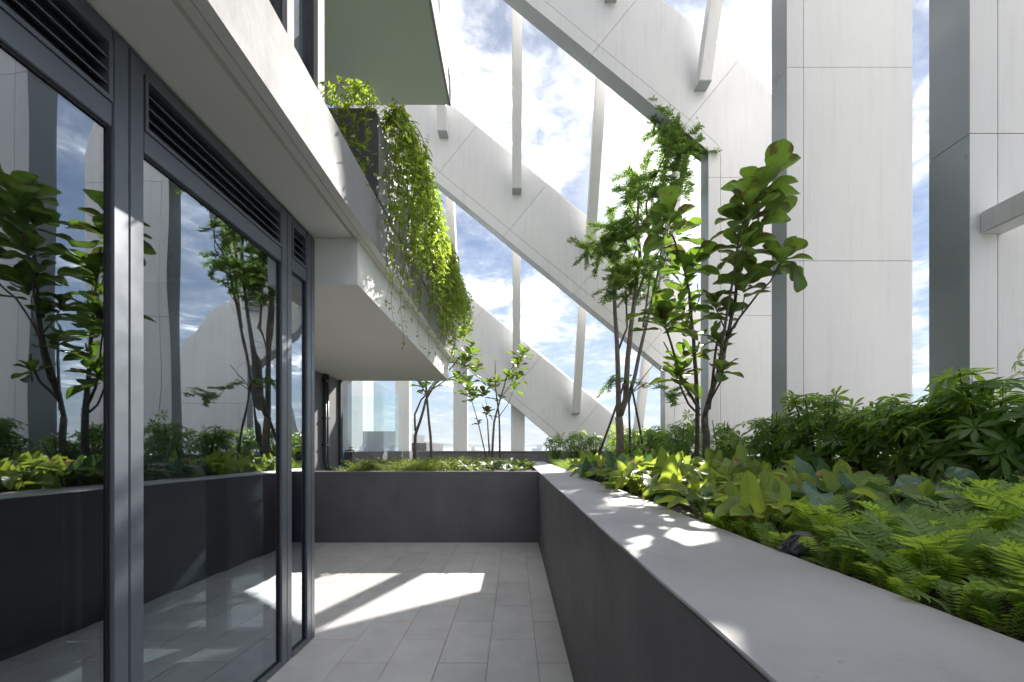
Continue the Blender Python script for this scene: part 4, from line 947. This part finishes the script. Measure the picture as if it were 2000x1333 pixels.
# ------------------------------------------------------------------ hanging ivy
ivw = smoothw([(-0.18, 0.12), (-0.05, 0.34), (0.1, 0.50), (0.22, 0.30), (0.45, 0.30), (0.7, 0.20), (1.0, 0.0)])
def ivy_leaf(mb, p, d, up, s, r):
    d = d.normalized(); x = d.cross(up)
    if x.length < 0.05: return
    x.normalize(); n_ = x.cross(d)
    o = [(0, 0, 0), (0.28, -0.12, .04), (0.52, 0.18, -0.02), (0.24, 0.36, .04), (0.20, 0.70, 0.0), (0, 1.0, -0.15), (-0.20, 0.70, 0.0), (-0.24, 0.36, .04), (-0.52, 0.18, -0.02), (-0.28, -0.12, .04)]
    mb.add([p+(x*a+d*b+n_*c)*s for a, b, c in o], [(0, 1, 2, 3), (0, 3, 4, 5), (0, 5, 6, 7), (0, 7, 8, 9)])
def strand_mesh(seed, L, out, rise, dens=0.45):
    r = random.Random(seed); mb = MB(); P = [Vector((0, 0, 0))]; step = 0.03; n = int(L/step); d = Vector((1, r.uniform(-.5, .5), rise))
    for i in range(n):
        t = i/n; tgt = Vector((out*(1-t)*0.8-0.05+0.12*sin(i*0.4+seed)-(0.5 if P[-1].x > 0.10+out else 0.0), 0.22*sin(i*0.21+seed*2), -1.0 if i*step > 0.07 else rise))
        d = (d*0.66+tgt*0.34+Vector((r.uniform(-.1, .1), r.uniform(-.12, .12), r.uniform(-.05, .05)))).normalized(); q = P[-1]+d*step
        if q.x < 0.012: q.x = 0.012+r.uniform(0, 0.01)
        P.append(q)
    mb.tube(P, 0.0028, 0.0014, 4, 1, False)
    for i in range(1, len(P)):
        for j in range(2 if r.random() < dens else (1 if r.random() < 0.5+dens else 0)):
            a = r.uniform(0, 6.28); dd = Vector((cos(a)*0.8+0.35, sin(a)*0.8, r.uniform(-0.9, 0.25))); p = P[i]
            pt = p+dd.normalized()*r.uniform(0.008, 0.045)
            if pt.x < 0.01: pt.x = 0.01
            ivy_leaf(mb, pt, Vector((cos(a)*0.6+0.2, sin(a)*0.7, r.uniform(-1.0, 0.1))), Vector((r.uniform(-.2, 1), r.uniform(-1, .3), 0.7)), r.uniform(0.026, 0.058)*(1 if i < len(P)*0.85 else 0.7), r)
    return mb.mesh('vine', [IVY, VINE])
VN = [strand_mesh(k, 0.40+0.075*k, 0.04+0.16*((k*7) % 5)/5, 0.2+0.3*((k*3) % 4)/4) for k in range(15)]
VO = [strand_mesh(120+k, 0.40+0.075*k, 0.22+0.1*(k % 3), 0.5+0.2*(k % 2)) for k in range(15)]
LNG = [strand_mesh(80+k, 1.45+0.12*k, 0.02, 0.2, 0.12) for k in range(4)]
UPV = [strand_mesh(50+k, 0.30, 0.1, 1.6) for k in range(4)]
ivy = thing('hanging_ivy', 'bright green ivy cascading from the balcony planter over the slab edge', 'ivy', (-0.97, 4.7, 3.69)); r = random.Random(31)
def vine(mesh, x, y, z, rot, s=1.0):
    M = Matrix.Translation(Vector((x, y, z))-Vector((-0.97, 4.7, 3.69))) @ Matrix.Rotation(rot, 4, 'Z') @ Matrix.Scale(s, 4); link('vine', mesh, ivy, M)
for k in range(195):
    y = 2.96+3.66*(r.random()**1.15); u = (y-3.0)/3.6
    Lmax = 0.88+0.42*sin(pi*min(1, u*0.9+0.12)); k_ = min(14, max(0, int((r.uniform(0.40, 1.0)*Lmax+0.10-0.40)/0.075)))
    vine((VN if r.random() < 0.72 else VO)[k_], -0.968+r.uniform(0, 0.05), y, 3.66+r.uniform(0, 0.09), r.uniform(-0.55, 0.45), r.uniform(0.8, 1.12))
for k, y in enumerate((2.96, 3.03, 3.12, 3.3, 3.55, 3.85, 4.0, 4.3, 4.5, 4.9, 5.3, 5.7, 6.1)): vine(LNG[k % 4], -0.962, y, 3.68, r.uniform(-.4, .2), r.uniform(0.85, 1.02))
for k in range(26): vine(r.choice(UPV), -0.98+r.uniform(-0.05, 0.1), r.uniform(2.95, 6.4), 3.64, r.uniform(-2, 2), r.uniform(0.45, 0.9))
for k in range(15): vine(r.choice(UPV), r.uniform(-1.75, -1.0), r.uniform(2.92, 3.2), 3.60, r.uniform(-2.4, -0.8), r.uniform(0.5, 0.85))
for k in range(10): vine(r.choice(UPV), r.uniform(-1.05, -0.93), r.uniform(2.93, 3.1), 3.64, r.uniform(-1.6, 0.6), r.uniform(0.7, 1.1))
for x, k_ in ((-1.02, 8), (-1.07, 6), (-1.10, 9), (-1.04, 11), (-1.3, 3), (-1.0, 9), (-1.14, 5), (-0.99, 7), (-1.22, 4)): vine(VN[k_], x, 2.878, 3.70, -pi/2+r.uniform(-.2, .2), 0.95)
bpy.context.view_layer.update()
# ------------------------------------------------------------------ each of a kind gets a label of its own
ORD = 'first second third fourth fifth sixth seventh eighth ninth tenth eleventh twelfth thirteenth fourteenth fifteenth sixteenth seventeenth eighteenth nineteenth twentieth twenty-first twenty-second twenty-third twenty-fourth twenty-fifth twenty-sixth'.split()
SHORT = {'heart-leaf plants near the spotlight': 'sprawling heart-leaf plant near the garden spotlight', 'heart-leaf plants in front of the right shrubs': 'yellow-green heart-leaf plant before the right shrubs',
 'heart-leaf plants beside the dappled ledge': 'backlit heart-leaf plant beside the dappled ledge', 'heart-leaf plants around the figs': 'tall heart-leaf plant around the fig trunks', 'dark plants spilling over the ledge': 'low dark heart-leaf plant below the feathery tree',
 'bright small plants at the far end of the right bed': 'small bright plant at the far end of the bed', 'ferns beside the garden spotlight': 'fresh green fern beside the garden spotlight', 'ferns in the lower right corner': 'bright fern crowding the lower right corner',
 'large ferns at the right edge': 'large arching fern below the arrow leaves', 'shaded ferns under the shrubs': 'shaded fern under the right shrubs', 'tiny ferns along the ledge': 'tiny fern seedling lining the ledge edge',
 'broad-leaf plants in the back planter': 'low broad-leaf plant at the right end of the back planter', 'ferns beside the viewer': 'fern in the bed beside the viewer'}
gr = {}
for o in C.objects:
    if o.parent is None and o.get('group') in SHORT: gr.setdefault(o['group'], []).append(o)
for g_, l in gr.items():
    l.sort(key=lambda o: o.location.x/max(0.2, o.location.y))
    for k, o in enumerate(l):
        o['label'] = SHORT[g_]+', '+(ORD[k]+' from the left' if 0 < k < len(l)-1 else ('leftmost of them' if k == 0 else 'rightmost of them'))
